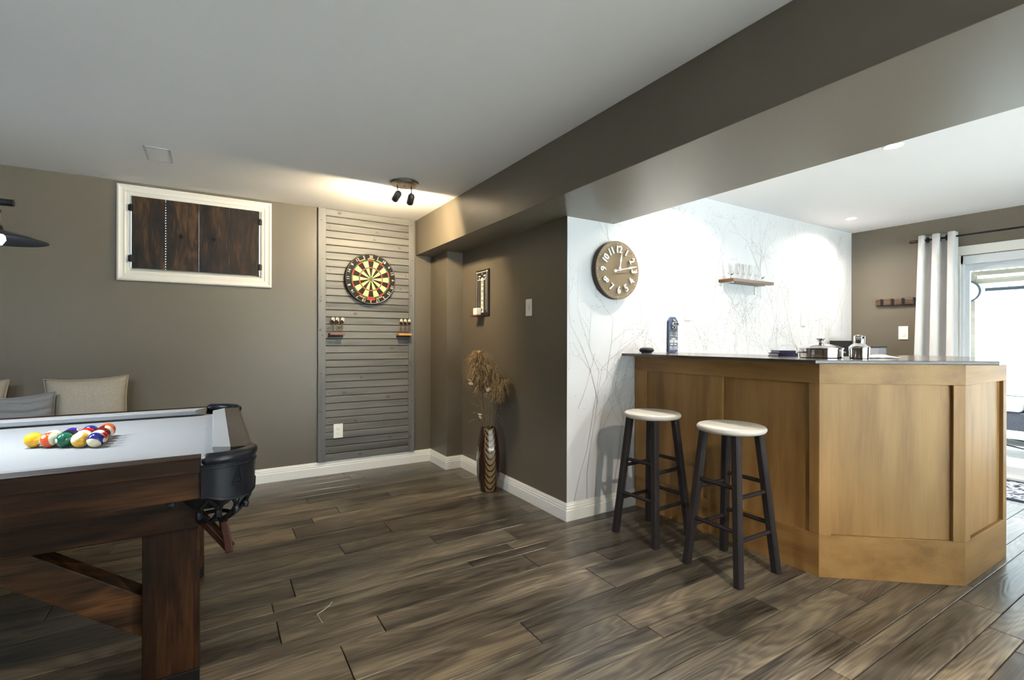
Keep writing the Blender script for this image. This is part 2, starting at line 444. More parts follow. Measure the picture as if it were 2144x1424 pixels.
for a, b in ((XL - .15, -3.0), (-2.2, .6), (5.0, XR + .15)): rw.box(a, b, YR - .15, YR, 0, H)
for nm_, a, b in REAR: rw.box(a, b, YR - .15, YR, 0, RZ0).box(a, b, YR - .15, YR, RZ1, H)
struct('wall_rear', rw, PAINT)
for nm_, a, b in REAR:
    w2 = bpy.data.objects.new(nm_, None); COL.objects.link(w2); w2.location = ((a + b) / 2, YR, RZ0); w2['kind'] = 'structure'; WL[w2.name] = Vector(w2.location)
    npn = 3 if b - a > 3 else 1; pw = (b - a - .05) / npn
    q_ = MB().box(a, b, YR - .10, YR - .04, RZ0, RZ0 + .05).box(a, b, YR - .10, YR - .04, RZ1 - .05, RZ1)
    for k in range(npn + 1): q_.box(a + k * pw, a + k * pw + .05, YR - .10, YR - .04, RZ0, RZ1)
    q_.build('window_frame', TRIM, w2)
    for k in range(npn): MB().box(a + k * pw + .05, a + (k + 1) * pw, YR - .075, YR - .069, RZ0 + .05, RZ1 - .05).build('pane', PANE, w2)
DY0, DY1, DZ = -.25, 1.61, 1.93
wr = MB().box(XR, XR + .15, DY1, YW, 0, H).box(XR, XR + .15, YR, DY0, 0, H).box(XR, XR + .15, DY0, DY1, DZ, H)
struct('wall_right', wr, PAINT)

# branch print on the white wallpaper
br = random.Random(5); bp_ = MB()


def ribbon(pts, w0, w1):
    n = len(pts)
    v = []; f = []
    for i, (x, z) in enumerate(pts):
        a = pts[min(i + 1, n - 1)]; b = pts[max(i - 1, 0)]
        dx, dz = a[0] - b[0], a[1] - b[1]; l = math.hypot(dx, dz) or 1
        w = (w0 + (w1 - w0) * i / (n - 1)) / 2
        v += [(x - dz / l * w, YW - .0006, z + dx / l * w), (x + dz / l * w, YW - .0006, z - dx / l * w)]
    for i in range(n - 1):
        f.append((2 * i, 2 * i + 1, 2 * i + 3, 2 * i + 2))
    for p in v:
        if not (XN + .002 < p[0] < XR - .002 and .116 < p[2] < H - .003): return
    bp_.add(v, f)


def bud(x, z, r):
    if XN + .01 < x < XR - .01 and .12 < z < H - .01:
        bp_.add([(x + r * math.cos(t), YW - .0006, z + r * 1.5 * math.sin(t)) for t in (0, PI / 2, PI, 3 * PI / 2)], [(0, 1, 2, 3)])


def grow(x, z, ang, ln, w, depth):
    pts = [(x, z)]; n = 5; a = ang
    for i in range(n):
        a += br.uniform(-.16, .16)
        x += math.sin(a) * ln / n; z += math.cos(a) * ln / n; pts.append((x, z))
        if depth < 3 and i >= 1 and br.random() < .62:
            grow(x, z, a + br.choice((-1, 1)) * br.uniform(.35, .8), ln * br.uniform(.4, .7), w * .62, depth + 1)
        if depth >= 1 and br.random() < .5:
            bud(x + br.uniform(-.008, .008), z + br.uniform(-.006, .006), br.uniform(.0018, .0034))
    ribbon(pts, w, w * .55)


for k in range(34):
    grow(XN + .05 + k * .112 + br.uniform(-.04, .04), .117, br.uniform(-.3, .3), br.uniform(.55, .95), .0042, 0)
for k in range(70):
    grow(br.uniform(XN + .05, XR - .05), br.uniform(.5, 2.0), br.uniform(-.5, .5), br.uniform(.35, .75), .0036, 0)
bp_.build('branch_print', BRANCH, wbar, kind='stuff')


# baseboards: stepped profile
def baseboard(name, p0, p1, nx, ny, e0=0.0, e1=0.0):
    prof = [(0, 0), (.0155, 0), (.0155, .068), (.0125, .072), (.0125, .084), (.0085, .088), (.0085, .097), (.0055, .104), (.003, .1135), (0, .1135)]
    p0, p1 = Vector((p0[0], p0[1], 0)), Vector((p1[0], p1[1], 0)); d = (p1 - p0).normalized(); n = Vector((nx, ny, 0))
    v = []
    for p, e, sgn in ((p0, e0, -1), (p1, e1, 1)):
        for o, z in prof:
            v.append(tuple(p + n * o + d * (sgn * o * e) + Vector((0, 0, z))))
    k = len(prof)
    f = [(i, (i + 1) % k, k + (i + 1) % k, k + i) for i in range(k)] + [tuple(range(k - 1, -1, -1)), tuple(range(k, 2 * k))]
    return struct(name, MB().add(v, f), TRIM)


baseboard('baseboard_back', (XL, YD), (XC, YD), 0, -1, 0, -1)
baseboard('baseboard_column', (XC, YD), (XC, YC), -1, 0, -1, 1)
baseboard('baseboard_recess', (XC, YC), (XN, YC), 0, -1, 1, -1)
baseboard('baseboard_niche', (XN, YC), (XN, YW), -1, 0, -1, 1)
baseboard('baseboard_bar', (XN, YW), (2.56, YW), 0, -1, 1, 0)

# ------------------------------------------------------------------ window_1 (basement window with casing and pane)
w1 = bpy.data.objects.new('window_1', None); COL.objects.link(w1); w1.location = (-.1, YD, WZ0); w1['kind'] = 'structure'; WL[w1.name] = Vector((-.1, YD, WZ0))
OX0, OX1, OZ0, OZ1 = -.590, .399, 1.590, 2.276


def casing(x0, x1, z0, z1, w, y):
    """mitred moulding around an opening, outer rectangle x0..x1, z0..z1"""
    prof = [(0, 0), (0, .022), (.010, .027), (.016, .024), (.022, .020), (.034, .017), (.046, .019), (.054, .013), (.062, .013), (w, .009), (w, 0)]
    mb = MB()
    cs = [(x0, z0, 1, 1), (x1, z0, -1, 1), (x1, z1, -1, -1), (x0, z1, 1, -1)]
    v = []
    for cx, cz, sx, sz in cs:
        for o, dpt in prof: v.append((cx + sx * o, y - dpt, cz + sz * o))
    k = len(prof); f = []
    for c in range(4):
        d = (c + 1) % 4
        for i in range(k - 1): f.append((c * k + i, c * k + i + 1, d * k + i + 1, d * k + i))
    return mb.add(v, f)


casing(OX0, OX1, OZ0, OZ1, .074, YD).build('casing', TRIM, w1)
jb = MB().box(WX0 - .001, WX0 + .004, YD - .008, YD + .14, WZ0, WZ1).box(WX1 - .004, WX1 + .001, YD - .008, YD + .14, WZ0, WZ1)
jb.box(WX0, WX1, YD - .008, YD + .14, WZ0 - .001, WZ0 + .004).box(WX0, WX1, YD - .008, YD + .14, WZ1 - .004, WZ1 + .001)
jb.build('jamb', TRIM, w1)
sf = MB().box(WX0, WX1, YD + .10, YD + .13, WZ0, WZ0 + .03).box(WX0, WX1, YD + .10, YD + .13, WZ1 - .03, WZ1)
sf.box(WX0, WX0 + .012, YD + .10, YD + .13, WZ0, WZ1).box(WX1 - .012, WX1, YD + .10, YD + .13, WZ0, WZ1).build('sash', TRIM, w1)
MB().box(WX0 + .01, WX1 - .01, YD + .112, YD + .116, WZ0 + .02, WZ1 - .02).build('pane', PANE, w1)

# shutters, each of two boards
SY0, SY1 = YD - .022, YD - .004
SZ0, SZ1 = WZ0 + .014, WZ1 - .004
bx = [WX0 + .010, -.306, -.0985, .104, WX1 - .010]


def shutter(xa, xm, xb, label, hx, knobx, gapm):
    t = thing('shutter', label, 'shutter', ((xa + xb) / 2, SY1, SZ0), None)
    MB().box(xa, xm - gapm, SY0, SY1, SZ0, SZ1).build('shutter_board', SHUTW, t, bevel=.0015)
    MB().box(xm + gapm, xb, SY0, SY1, SZ0, SZ1).build('shutter_board', SHUTW, t, bevel=.0015)
    for z in (2.112, 1.748):
        h = MB().box(hx - .016, hx + .016, SY0 - .004, SY0 + .003, z - .022, z + .022)
        h.tube([(hx, SY0 - .006, z - .026), (hx, SY0 - .006, z + .026)], .006, 8)
        h.build('hinge', BLACKM, t, bevel=.001)
    k = MB().lathe([(.005, 0), (.005, .014), (.012, .018), (.013, .026), (.009, .031), (0, .032)], 14, frame((knobx, SY0, 1.937), (1, 0, 0), (0, 0, 1), (0, -1, 0)))
    k.build('knob', BLACKM, t, smooth=True)
    return t


s1 = shutter(bx[0], bx[1], bx[2] - .0003, 'dark plank window shutter, left one of the pair, with daylight dots along its joint', WX0 + .006, -.203, .0024)
ph = MB()
z = SZ0 + .006
while z < SZ1 - .02:
    ph.box(bx[1] - .0028, bx[1] + .0028, SY0 + .0004, SY1 - .003, z, z + .0125); z += .019
ph.build('piano_hinge', BLACKM, s1, kind='stuff')
s2 = shutter(bx[2] + .0003, bx[3], bx[4], 'dark plank window shutter, right one of the pair, next to the grey dart panel', WX1 - .006, .004, .0001)

# ------------------------------------------------------------------ shiplap dart panel
PX0, PX1, PZ0, PZ1 = .757, 1.617, .114, 2.299
PF = YD - .022
t = thing('dartboard_surround', 'grey stained pine panel of horizontal boards behind the dartboard', 'wall panel', (1.187, YD, PZ0))
MB().box(PX0 + .01, PX1 - .01, YD - .008, YD, PZ0, PZ1).build('backing', GAP, t)
nb = 35; pitch_ = (PZ1 - PZ0) / nb
kr = random.Random(3)
SW = M('screw_head', srgb(40, 36, 32), 0.5, metal=0.5)
for i in range(nb):
    z0 = PZ0 + i * pitch_; z1 = z0 + pitch_
    mb = MB(); a = .0022; c = .0035; y0 = PF + .003 + kr.uniform(-.0008, .0008)
    xa, xb = .817, 1.563
    v = []
    for x in (xa, xb):
        v += [(x, YD - .008, z0 + a), (x, y0 + c, z0 + a), (x, y0, z0 + a + c), (x, y0, z1 - a - c), (x, y0 + c, z1 - a), (x, YD - .008, z1 - a)]
    f = [(j, (j + 1) % 6, 6 + (j + 1) % 6, 6 + j) for j in range(6)] + [(5, 4, 3, 2, 1, 0), (6, 7, 8, 9, 10, 11)]
    mb.add(v, f); bo = mb.build('board', SHIP, t)
    if kr.random() < .6:
        kn = MB(); kx = kr.uniform(xa + .08, xb - .08); kz = (z0 + z1) / 2 + kr.uniform(-.01, .01); rr = kr.uniform(.006, .012)
        kn.lathe([(rr, 0), (rr * .9, .0006), (rr * .55, .0006), (rr * .5, .0003), (0, .0003)], 14, Matrix.Translation((kx, y0 - .0001, kz)) @ Matrix.Rotation(R(90), 4, 'X') @ Matrix.Diagonal((1.5, 1, 1, 1)))
        kn.build('knot', KNOT, bo)
    if i in (1, 5, 9, 16, 21, 26, 32):
        for x in (xa + .035, xb - .03):
            zz = (z0 + z1) / 2 + (-.008 if x > 1.2 else 0)
            MB().lathe([(.0042, 0), (.0042, .001), (0, .0012)], 10, fY(x, y0, zz)).build('screw', SW, bo)
for xa, xb in ((PX0, .820), (1.560, PX1)):
    sb = MB().box(xa, xb, YD - .024, YD, PZ0, PZ1).build('side_batten', SHIPV, t, bevel=.002)
    for q in range(7):
        zz = PZ0 + .1 + q * .33 + (.05 if xa > 1 else 0)
        MB().lathe([(.0042, 0), (.0042, .001), (0, .0012)], 10, fY((xa + xb) / 2 + (.004 if q % 2 else -.006), YD - .024, zz)).build('screw', SW, sb)
    for q in range(3):
        zz = [.55, 1.25, 1.5][q] - (.3 if xa > 1 else 0)
        MB().lathe([(.012, 0), (.011, .0006), (.007, .0006), (.006, .0003), (0, .0003)], 14, Matrix.Translation((xa + .018 if xa < 1 else xa + .014, YD - .0241, zz)) @ Matrix.Rotation(R(90), 4, 'X')).build('knot', KNOT, sb)

# ------------------------------------------------------------------ dartboard
DC = Vector((1.196, 0, 1.7095)); DYF = PF - .038
t = thing('dartboard', 'round bristle dartboard with red and green rings on the grey panel', 'dartboard', (DC.x, PF + .003, DC.z - .226))
MB().lathe([(0, 0), (.222, 0), (.2255, .004), (.2255, .034), (.2235, .037), (0, .037)], 72, fY(DC.x, PF + .0008, DC.z)).build('board_body', SISALK, t, smooth=True)
order = [20, 1, 18, 4, 13, 6, 10, 15, 2, 17, 3, 19, 7, 16, 8, 11, 14, 9, 12, 5]
rings_ = [(.0159, .097, 'big'), (.097, .107, 'tre'), (.107, .160, 'big'), (.160, .170, 'dbl')]
face = MB()


def sector(r0_, r1_, a0, a1, y, n=4):
    v = []; f = []
    for i in range(n + 1):
        a = a0 + (a1 - a0) * i / n
        for rr in (r0_, r1_): v.append((DC.x + rr * math.sin(a), y, DC.z + rr * math.cos(a)))
    for i in range(n): f.append((2 * i, 2 * i + 1, 2 * i + 3, 2 * i + 2))
    face.add(v, f)


for i in range(20):
    a0, a1 = R(i * 18 - 9), R(i * 18 + 9)
    for r0_, r1_, kd in rings_:
        if kd == 'big': face.cur = 1 if i % 2 == 0 else 0
        else: face.cur = 2 if i % 2 == 0 else 3
        sector(r0_, r1_, a0, a1, DYF + .0005)
face.cur = 3
sector(.00635, .0159, 0, 2 * PI, DYF + .0005, 24)
face.cur = 2
sector(.0005, .00635, 0, 2 * PI, DYF + .0005, 16)
face.build('playing_face', [CREAM, SISALK, SISALR, SISALG], t)
wire = MB()
for rr in (.0159, .097, .107, .160, .170):
    wire.tube([(DC.x + rr * math.sin(R(a)), DYF - .0008, DC.z + rr * math.cos(R(a))) for a in range(0, 361, 6)], .0006, 4)
for i in range(20):
    a = R(i * 18 - 9); wire.tube([(DC.x + rr * math.sin(a), DYF - .0008, DC.z + rr * math.cos(a)) for rr in (.0159, .175)], .0006, 4)
wire.build('wire_spider', NICKEL, t)
nr = MB(); nr.tube([(DC.x + .219 * math.sin(R(a)), DYF - .003, DC.z + .219 * math.cos(R(a))) for a in range(0, 361, 5)], .0016, 6)
nro = nr.build('number_ring', NICKEL, t)
for i, nv in enumerate(order):
    a = R(i * 18); v, f = text_geo(str(nv), .034, .0006)
    MB().add(v, f, fY(DC.x + .199 * math.sin(a), DYF - .002, DC.z + .199 * math.cos(a), -a)).build('number', WHITE, nro)
for txt, a, sz in (('PROFESSIONAL', 24, .014), ('TOURNAMENT', -24, .014), ('BRISTLE', 0, .013)):
    pass
arcs = MB()
for a_c in (-25, 25, 0, 155, -155):     # small print around the double ring: not legible in the photograph
    for q in range(-4, 5):
        a = R(a_c + q * 2.1)
        arcs.add([(-.002, -.004, 0), (.002, -.004, 0), (.002, .004, 0), (-.002, .004, 0)], [(0, 1, 2, 3)], fY(DC.x + .180 * math.sin(a), DYF - .0004, DC.z + .180 * math.cos(a), -a))
arcs.build('small_print', CREAM, t)
rb = MB()
for i in range(8):
    a0, a1 = R(180 - 12 + i * 3), R(180 - 12 + i * 3 + 3)
    v = [(DC.x + rr * math.sin(a), DYF - .0003, DC.z + rr * math.cos(a)) for a in (a0, a1) for rr in (.173, .188)]
    rb.add(v, [(0, 1, 3, 2)])
rb.build('red_badge', SISALR, t)

# ------------------------------------------------------------------ dart shelves and darts
REDW = wood('red_brown_wood', srgb(70, 36, 22), srgb(104, 54, 32), srgb(128, 70, 42), 'X', across=20, rough=.4)
OAKW = wood('light_oak_strip', srgb(160, 110, 50), srgb(196, 144, 74), srgb(214, 166, 96), 'X', across=20, rough=.4)
FLW = M('white_flight', (0.85, 0.80, 0.72, 1), .5); FLD = M('dark_flight', srgb(26, 10, 12), .5); SHAFT = M('dart_metal', srgb(140, 116, 80), .35, metal=.8)


def dart_shelf(xa, xb, mt, label, side):
    t = thing('dart_shelf', label, 'shelf', ((xa + xb) / 2, PF, 1.205))
    MB().box(xa, xb, PF - .072, PF + .003, 1.208, 1.226).build('shelf_board', mt, t, bevel=.002)
    MB().box(xa, xb, PF - .012, PF + .003, 1.188, 1.208).build('back_strip', DARKWOODX, t, bevel=.001)
    return t


dart_shelf(.842, .963, REDW, 'small red-brown shelf holding darts, left of the dartboard', 'left')
dart_shelf(1.441, 1.568, OAKW, 'small shelf with light oak edge holding darts, right of the dartboard', 'right')


def make_dart():
    t = thing('dart', '', 'dart', (0, 0, 0))
    MB().tube([(0, 0, 0), (0, 0, .03), (0, 0, .035), (0, 0, .075), (0, 0, .082), (0, 0, .115)], [.0012, .0016, .003, .003, .0018, .0018], 8).build('shaft', SHAFT, t)
    return t


def flight(t, big, mt):
    mb = MB(); z0, z1, w = (.070, .114, .021) if big else (.084, .120, .015)
    for a in (0.35, 0.35 + PI / 2):
        c, s_ = math.cos(a), math.sin(a)
        pr2 = [(0, z0), (w, z0 + (z1 - z0) * .5), (0, z1)] if big else [(0, z0), (w * .8, z0 + .008), (w, z1 - .012), (w * .6, z1), (0, z1)]
        for sg in (1, -1):
            n = len(pr2); th = .0003
            v = [(c * sg * x - s_ * th, s_ * sg * x + c * th, z) for x, z in pr2] + [(c * sg * x + s_ * th, s_ * sg * x - c * th, z) for x, z in pr2]
            mb.add(v, [tuple(range(n)), tuple(range(2 * n - 1, n - 1, -1))] + [(i, (i + 1) % n, n + (i + 1) % n, n + i) for i in range(n)])
    mb.build('flight', mt, t)


pos3 = ['left', 'middle', 'right']
for shelf, xs in (('red-brown', (.862, .898, .942)), ('oak-edged', (1.468, 1.506, 1.546))):
    for k, x in enumerate(xs):
        d = make_dart(); flight(d, True, FLD); d.location = (x, PF - .055, 1.2262)
        d['label'] = f'dark-flighted dart standing in the front row of the {shelf} shelf, {pos3[k]} of three'; d['group'] = 'darts on the dart shelves'
        d = make_dart(); flight(d, False, FLW); d.location = (x + .014, PF - .022, 1.2262); d.scale = (1, 1, 1.12)
        d['label'] = f'white-flighted dart standing in the back row of the {shelf} shelf, {pos3[k]} of three'; d['group'] = 'darts on the dart shelves'


# ------------------------------------------------------------------ outlet and switches
def plate_Y(name, label, cat, x, y, z, w, h, kind_):
    t = thing(name, label, cat, (x, y, z - h / 2))
    MB().box(x - w / 2, x + w / 2, y - .006, y, z - h / 2, z + h / 2).build('cover_plate', PLATE, t, bevel=.002)
    if kind_ == 'outlet':
        for dz in (.021, -.021):
            o = MB().box(x - .016, x + .016, y - .008, y - .005, z + dz - .014, z + dz + .014).build('socket', PLATE, t, bevel=.003)
            MB().box(x - .0075, x - .0055, y - .0084, y - .0075, z + dz - .003, z + dz + .007).box(x + .0055, x + .0075, y - .0084, y - .0075, z + dz - .002, z + dz + .006).box(x - .0018, x + .0018, y - .0084, y - .0075, z + dz - .010, z + dz - .0065).build('slot', SLOT, o)
    else:
        MB().box(x - .0165, x + .0165, y - .009, y - .005, z - .033, z + .033).build('rocker', PLATE, t, bevel=.002)
        MB().box(x - .006, x + .006, y - .0096, y - .0088, z - .028, z - .024).build('indicator', NICKEL, t)
    return t


def plate_X(name, label, cat, x, y, z, w, h, double=False):
    t = thing(name, label, cat, (x, y, z - h / 2))
    MB().box(x - .006, x, y - w / 2, y + w / 2, z - h / 2, z + h / 2).build('cover_plate', PLATE, t, bevel=.002)
    MB().box(x - .009, x - .005, y - .0165, y + .0165, z - .033, z + .033).build('rocker', PLATE, t, bevel=.002)
    MB().box(x - .0105, x - .0085, y - .0165, y - .0115, z - .020, z + .02).build('dimmer_slide', NICKEL if not double else PLATE, t)
    return t


plate_Y('wall_outlet', 'white duplex outlet low on the grey dart panel', 'outlet', .925, PF + .003, .372, .078, .122, 'outlet')
plate_X('light_switch', 'white dimmer switch on the brown niche wall right of the scoreboard', 'switch', XN, 2.929, 1.404, .076, .122)
plate_Y('light_switch', 'white switch on the branch wallpaper between clock and glass shelf', 'switch', 3.122, YW, 1.383, .076, .122, 'switch')
plate_Y('light_switch', 'white switch on the branch wallpaper right of the glass shelf', 'switch', 4.775, YW, 1.375, .078, .13, 'switch')
plate_X('light_switch', 'white switch on the brown end wall beside the curtain', 'switch', XR, 2.031, 1.247, .078, .128, True)

# ------------------------------------------------------------------ scoreboard with tray, eraser
BLKB = M('scoreboard_black', (.012, .012, .011, 1), .45)
sx = XN - .012; sy0, sy1 = 3.515, 3.742; scy = (sy0 + sy1) / 2
t = thing('scoreboard', 'narrow black dart scoreboard with white number column on the niche wall', 'scoreboard', (XN, scy, 1.372))
MB().box(sx, XN, sy0, sy1, 1.372, 1.762).build('board', BLKB, t, bevel=.0015)
pr = MB(); xx = sx - .0004


def pq(y0, y1, z0, z1): pr.add([(xx, y0, z0), (xx, y1, z0), (xx, y1, z1), (xx, y0, z1)], [(0, 1, 2, 3)])


pq(sy0 + .03, sy0 + .034, 1.40, 1.745); pq(sy1 - .018, sy1 - .014, 1.40, 1.745); pq(sy0 + .03, sy1 - .016, 1.741, 1.746)
pq(sy0 + .02, sy0 + .036, 1.738, 1.75); pq(sy1 - .02, sy1 - .008, 1.738, 1.75)
pq(sy0 + .055, sy1 - .03, 1.676, 1.682)
pq(scy - .022, scy + .024, 1.40, 1.676)
pq(scy - .058, scy - .055, 1.42, 1.676); pq(scy + .058, scy + .061, 1.42, 1.676)
pq(scy - .065, scy - .02, 1.706, 1.714); pq(scy + .03, scy + .07, 1.706, 1.714)
pq(scy - .02, scy + .022, 1.684, 1.694); pq(scy - .002, scy + .01, 1.724, 1.732); pq(scy + .048, scy + .062, 1.686, 1.697); pq(scy - .062, scy - .048, 1.686, 1.697)
pr.build('white_lines', WHITE, t)
nm = MB()
for k, s_ in enumerate(['20', '19', '18', '17', '16', '15', 'B']):
    v, f = text_geo(s_, .040)
    for ox in (-.0012, 0, .0012): nm.add([(x + ox, y, z_) for x, y, z_ in v], f, fX(xx - .0004, scy + .001, 1.655 - k * .0385))
nm.build('numbers', BLKB, t)
MB().box(sx - .06, sx + .004, scy - .02, scy + .10, 1.366, 1.378).build('tray', REDW, t, bevel=.001)
er = MB().box(sx - .052, sx - .004, scy + .008, scy + .072, 1.3785, 1.438).build('eraser', M('white_felt', (.85, .83, .78, 1), .8), bevel=.006)
prop(er, 'small white eraser block standing on the scoreboard tray', 'eraser')

# ------------------------------------------------------------------ ceiling fixtures
t = thing('ceiling_access_panel', 'flush square access panel in the grey ceiling above the window', 'access panel', (-.29, 3.66, H - .004))
MB().box(-.345, -.235, 3.55, 3.775, H - .003, H).build('door_panel', CEIL, t, bevel=.001)
fr = MB()
for q in ((-.357, -.348, 3.538, 3.787), (-.232, -.223, 3.538, 3.787)): fr.box(q[0], q[1], q[2], q[3], H - .0045, H)
fr.box(-.357, -.223, 3.538, 3.546, H - .0045, H).box(-.357, -.223, 3.779, 3.787, H - .0045, H).build('frame', M('grey_frame', (.5, .5, .5, 1), .6), t)

t = thing('ceiling_spotlight', 'twin-head ceiling spotlight aimed at the dartboard', 'light fixture', (1.165, 3.375, H))
MB().lathe([(0, -.024), (.088, -.024), (.097, -.018), (.097, 0), (0, 0)], 48, Matrix.Translation((1.165, 3.375, H))).build('canopy', [NICKEL], t, smooth=True)
MB().lathe([(.0965, -.017), (.0995, -.013), (.0995, -.003), (.0965, 0)], 48, Matrix.Translation((1.165, 3.375, H)), close=True).build('canopy_rim', GREYM, t, smooth=True)
MB().lathe([(.005, -.003), (.004, 0), (0, 0)], 10, Matrix.Translation((1.165, 3.375, H - .0245))).build('screw', GREYM, t)
for (x, y, z), a in zip(SPOT_HEADS, SPOT_AIM):
    d = Vector(a).normalized(); c = Vector((x, y, z))
    MB().tube([(x, y - .012, H - .022), (x, y - .012, z + .045), (x, y - .006, z + .012)], .0045, 8).build('arm', GREYM, t, smooth=True)
    q = d.to_track_quat('Z', 'Y').to_matrix().to_4x4(); q.translation = c
    h = MB().lathe([(.010, -.045), (.020, -.038), (.0245, -.026), (.0245, .042), (.021, .042), (.020, .03), (0, .03)], 24, q).build('head', GREYM, t, smooth=True)
    MB().lathe([(0, .031), (.018, .031), (.018, .046), (.012, .052), (0, .054)], 20, q).build('bulb', BULBW, h, smooth=True)

lbl = {0: 'round recessed ceiling light above the bar near the white wall', 1: 'bright round recessed ceiling light at the edge of the beam over the bar', 2: 'round recessed ceiling light in the far corner of the bar room', 3: 'added recessed fill light near the patio door, out of view'}
for k, (x, y) in enumerate(POTS_BAR + POTS_MAIN):
    L_ = lbl.get(k) or ('round recessed ceiling light in the pool room right of the camera' if k == 4 else 'added recessed fill light in the pool room, unseen behind the camera')
    t = thing('recessed_light', L_, 'ceiling light', (x, y, H - .006), 'recessed ceiling lights')
    MB().lathe([(.040, -.004), (.046, -.006), (.052, -.003), (.052, 0), (.040, 0)], 32, Matrix.Translation((x, y, H)), close=True).build('trim_ring', TRIM, t, smooth=True)
    MB().lathe([(0, -.003), (.040, -.003), (.040, 0), (0, 0)], 32, Matrix.Translation((x, y, H))).build('lens', BULBW, t, smooth=True)

# pendant lamp over the pool table
SHADE = M('black_shade', (.009, .010, .013, 1), .5, metal=.3)
t = thing('pool_table_lamp', 'black bar pendant lamp with flat disc shades over the pool table', 'pendant lamp', (-1.127, LAMP_Y, LAMP_Z))
MB().tube([(LAMP_X[0] + .06, LAMP_Y, LAMP_Z + .135), (LAMP_X[2] - .06, LAMP_Y, LAMP_Z + .135)], .013, 14).build('bar', BLACKM, t, smooth=True)
for x in (-.9, -1.354):
    MB().tube([(x, LAMP_Y, LAMP_Z + .14), (x, LAMP_Y, H)], .006, 8).build('hanging_rod', BLACKM, t, smooth=True)
MB().box(-1.45, -.80, LAMP_Y - .04, LAMP_Y + .04, H - .025, H).build('ceiling_canopy', BLACKM, t, bevel=.004)
for x in LAMP_X:
    T = Matrix.Translation((x, LAMP_Y, LAMP_Z))
    so = MB().lathe([(.010, .125), (.014, .118), (.022, .112), (.024, .100), (.0225, .098), (.0225, .062), (.026, .058), (.030, .046), (.012, .044)], 20, T)
    so.build('socket', BRASS, t, smooth=True)
    MB().lathe([(.0245, .096), (.0262, .096), (.0262, .106), (.0245, .106)], 20, T, close=True).build('socket_collar', BLACKM, t)
    MB().lathe([(.028, .046), (.032, .030), (.060, .022), (.110, .010), (.156, -.006), (.1565, -.0075), (.110, .0075), (.060, .019), (.026, .027), (.024, .046)], 56, T, close=True).build('shade', SHADE, t, smooth=True)
    MB().lathe([(0, .03), (.018, .028), (.036, .008), (.038, -.006), (.028, -.024), (0, -.032)], 24, T).build('bulb', BULB, t, smooth=True)

# ------------------------------------------------------------------ pool table
EX, LX = .120, -2.374           # outer ends
NYO, FYO = 1.828, 3.225         # outer long sides
ZC, ZR = .754, .792
t = thing('pool_table', 'dark wooden pool table with grey cloth and black leather corner pockets', 'pool table', (-1.127, 2.54, 0))
_k = .13; _a, _b, _c, _d = LX + .03, EX - .03, NYO + .03, FYO - .03
MB().prism([(_a + _k, _c), (_b - _k, _c), (_b, _c + _k), (_b, _d - _k), (_b - _k, _d), (_a + _k, _d), (_a, _d - _k), (_a, _c + _k)], .720, ZC).build('cloth_bed', CLOTH, t)
MB().lathe([(.0055, .0006), (0, .0008)], 12, Matrix.Translation((-0.027, 2.655, ZC))).build('cloth_spot', BLACKP, t)


def rail(axis, a0, a1, outer, inward, tag_):
    # wooden rail (outer strip) plus cloth cushion (inner wedge), ends cut back for the pockets
    wo, wn = .070, .125
    def P(a, off, z): return (a, outer + inward * off, z) if axis == 'X' else (outer + inward * off, a, z)
    w_ = MB(); v = []
    for a in (a0, a1): v += [P(a, 0, .745), P(a, wo, .745), P(a, wo, ZR), P(a, .006, ZR), P(a, 0, ZR - .006)]
    w_.add(v, [(0, 1, 6, 5), (1, 2, 7, 6), (2, 3, 8, 7), (3, 4, 9, 8), (4, 0, 5, 9), (4, 3, 2, 1, 0), (5, 6, 7, 8, 9)])
    w_.build('rail', RAILTOP if axis == 'Y' else DARKWOODX, t, bevel=.002)
    c_ = MB(); v = []
    for a, s_ in ((a0, 1), (a1, -1)):
        v += [P(a, wo, ZC), P(a + s_ * .045, wn - .006, ZC + .012), P(a + s_ * .05, wn, ZR - .008), P(a + s_ * .048, wn - .003, ZR - .003), P(a, wo, ZR + .0005)]
    c_.add(v, [(0, 1, 6, 5), (1, 2, 7, 6), (2, 3, 8, 7), (3, 4, 9, 8), (4, 0, 5, 9), (4, 3, 2, 1, 0), (5, 6, 7, 8, 9)])
    c_.build('cushion', CLOTH, t)


rail('X', -1.075, EX - .155, NYO, 1, 'near'); rail('X', LX + .155, -1.18, NYO, 1, 'near')
rail('X', -1.075, EX - .155, FYO, -1, 'far'); rail('X', LX + .155, -1.18, FYO, -1, 'far')
rail('Y', NYO + .140, FYO - .140, EX, -1, 'right'); rail('Y', NYO + .140, FYO - .140, LX, 1, 'left')
# aprons under the rails
MB().box(LX + .15, EX - .150, NYO + .012, NYO + .04, .660, .745).build('apron', DARKWOODX, t, bevel=.002)
MB().box(LX + .15, EX - .150, FYO - .04, FYO - .012, .660, .745).build('apron', DARKWOODX, t, bevel=.002)
MB().box(EX - .04, EX - .012, NYO + .15, FYO - .15, .660, .745).build('apron', DARKWOODX, t, bevel=.002)
MB().box(LX + .012, LX + .04, NYO + .15, FYO - .15, .660, .745).build('apron', DARKWOODX, t, bevel=.002)
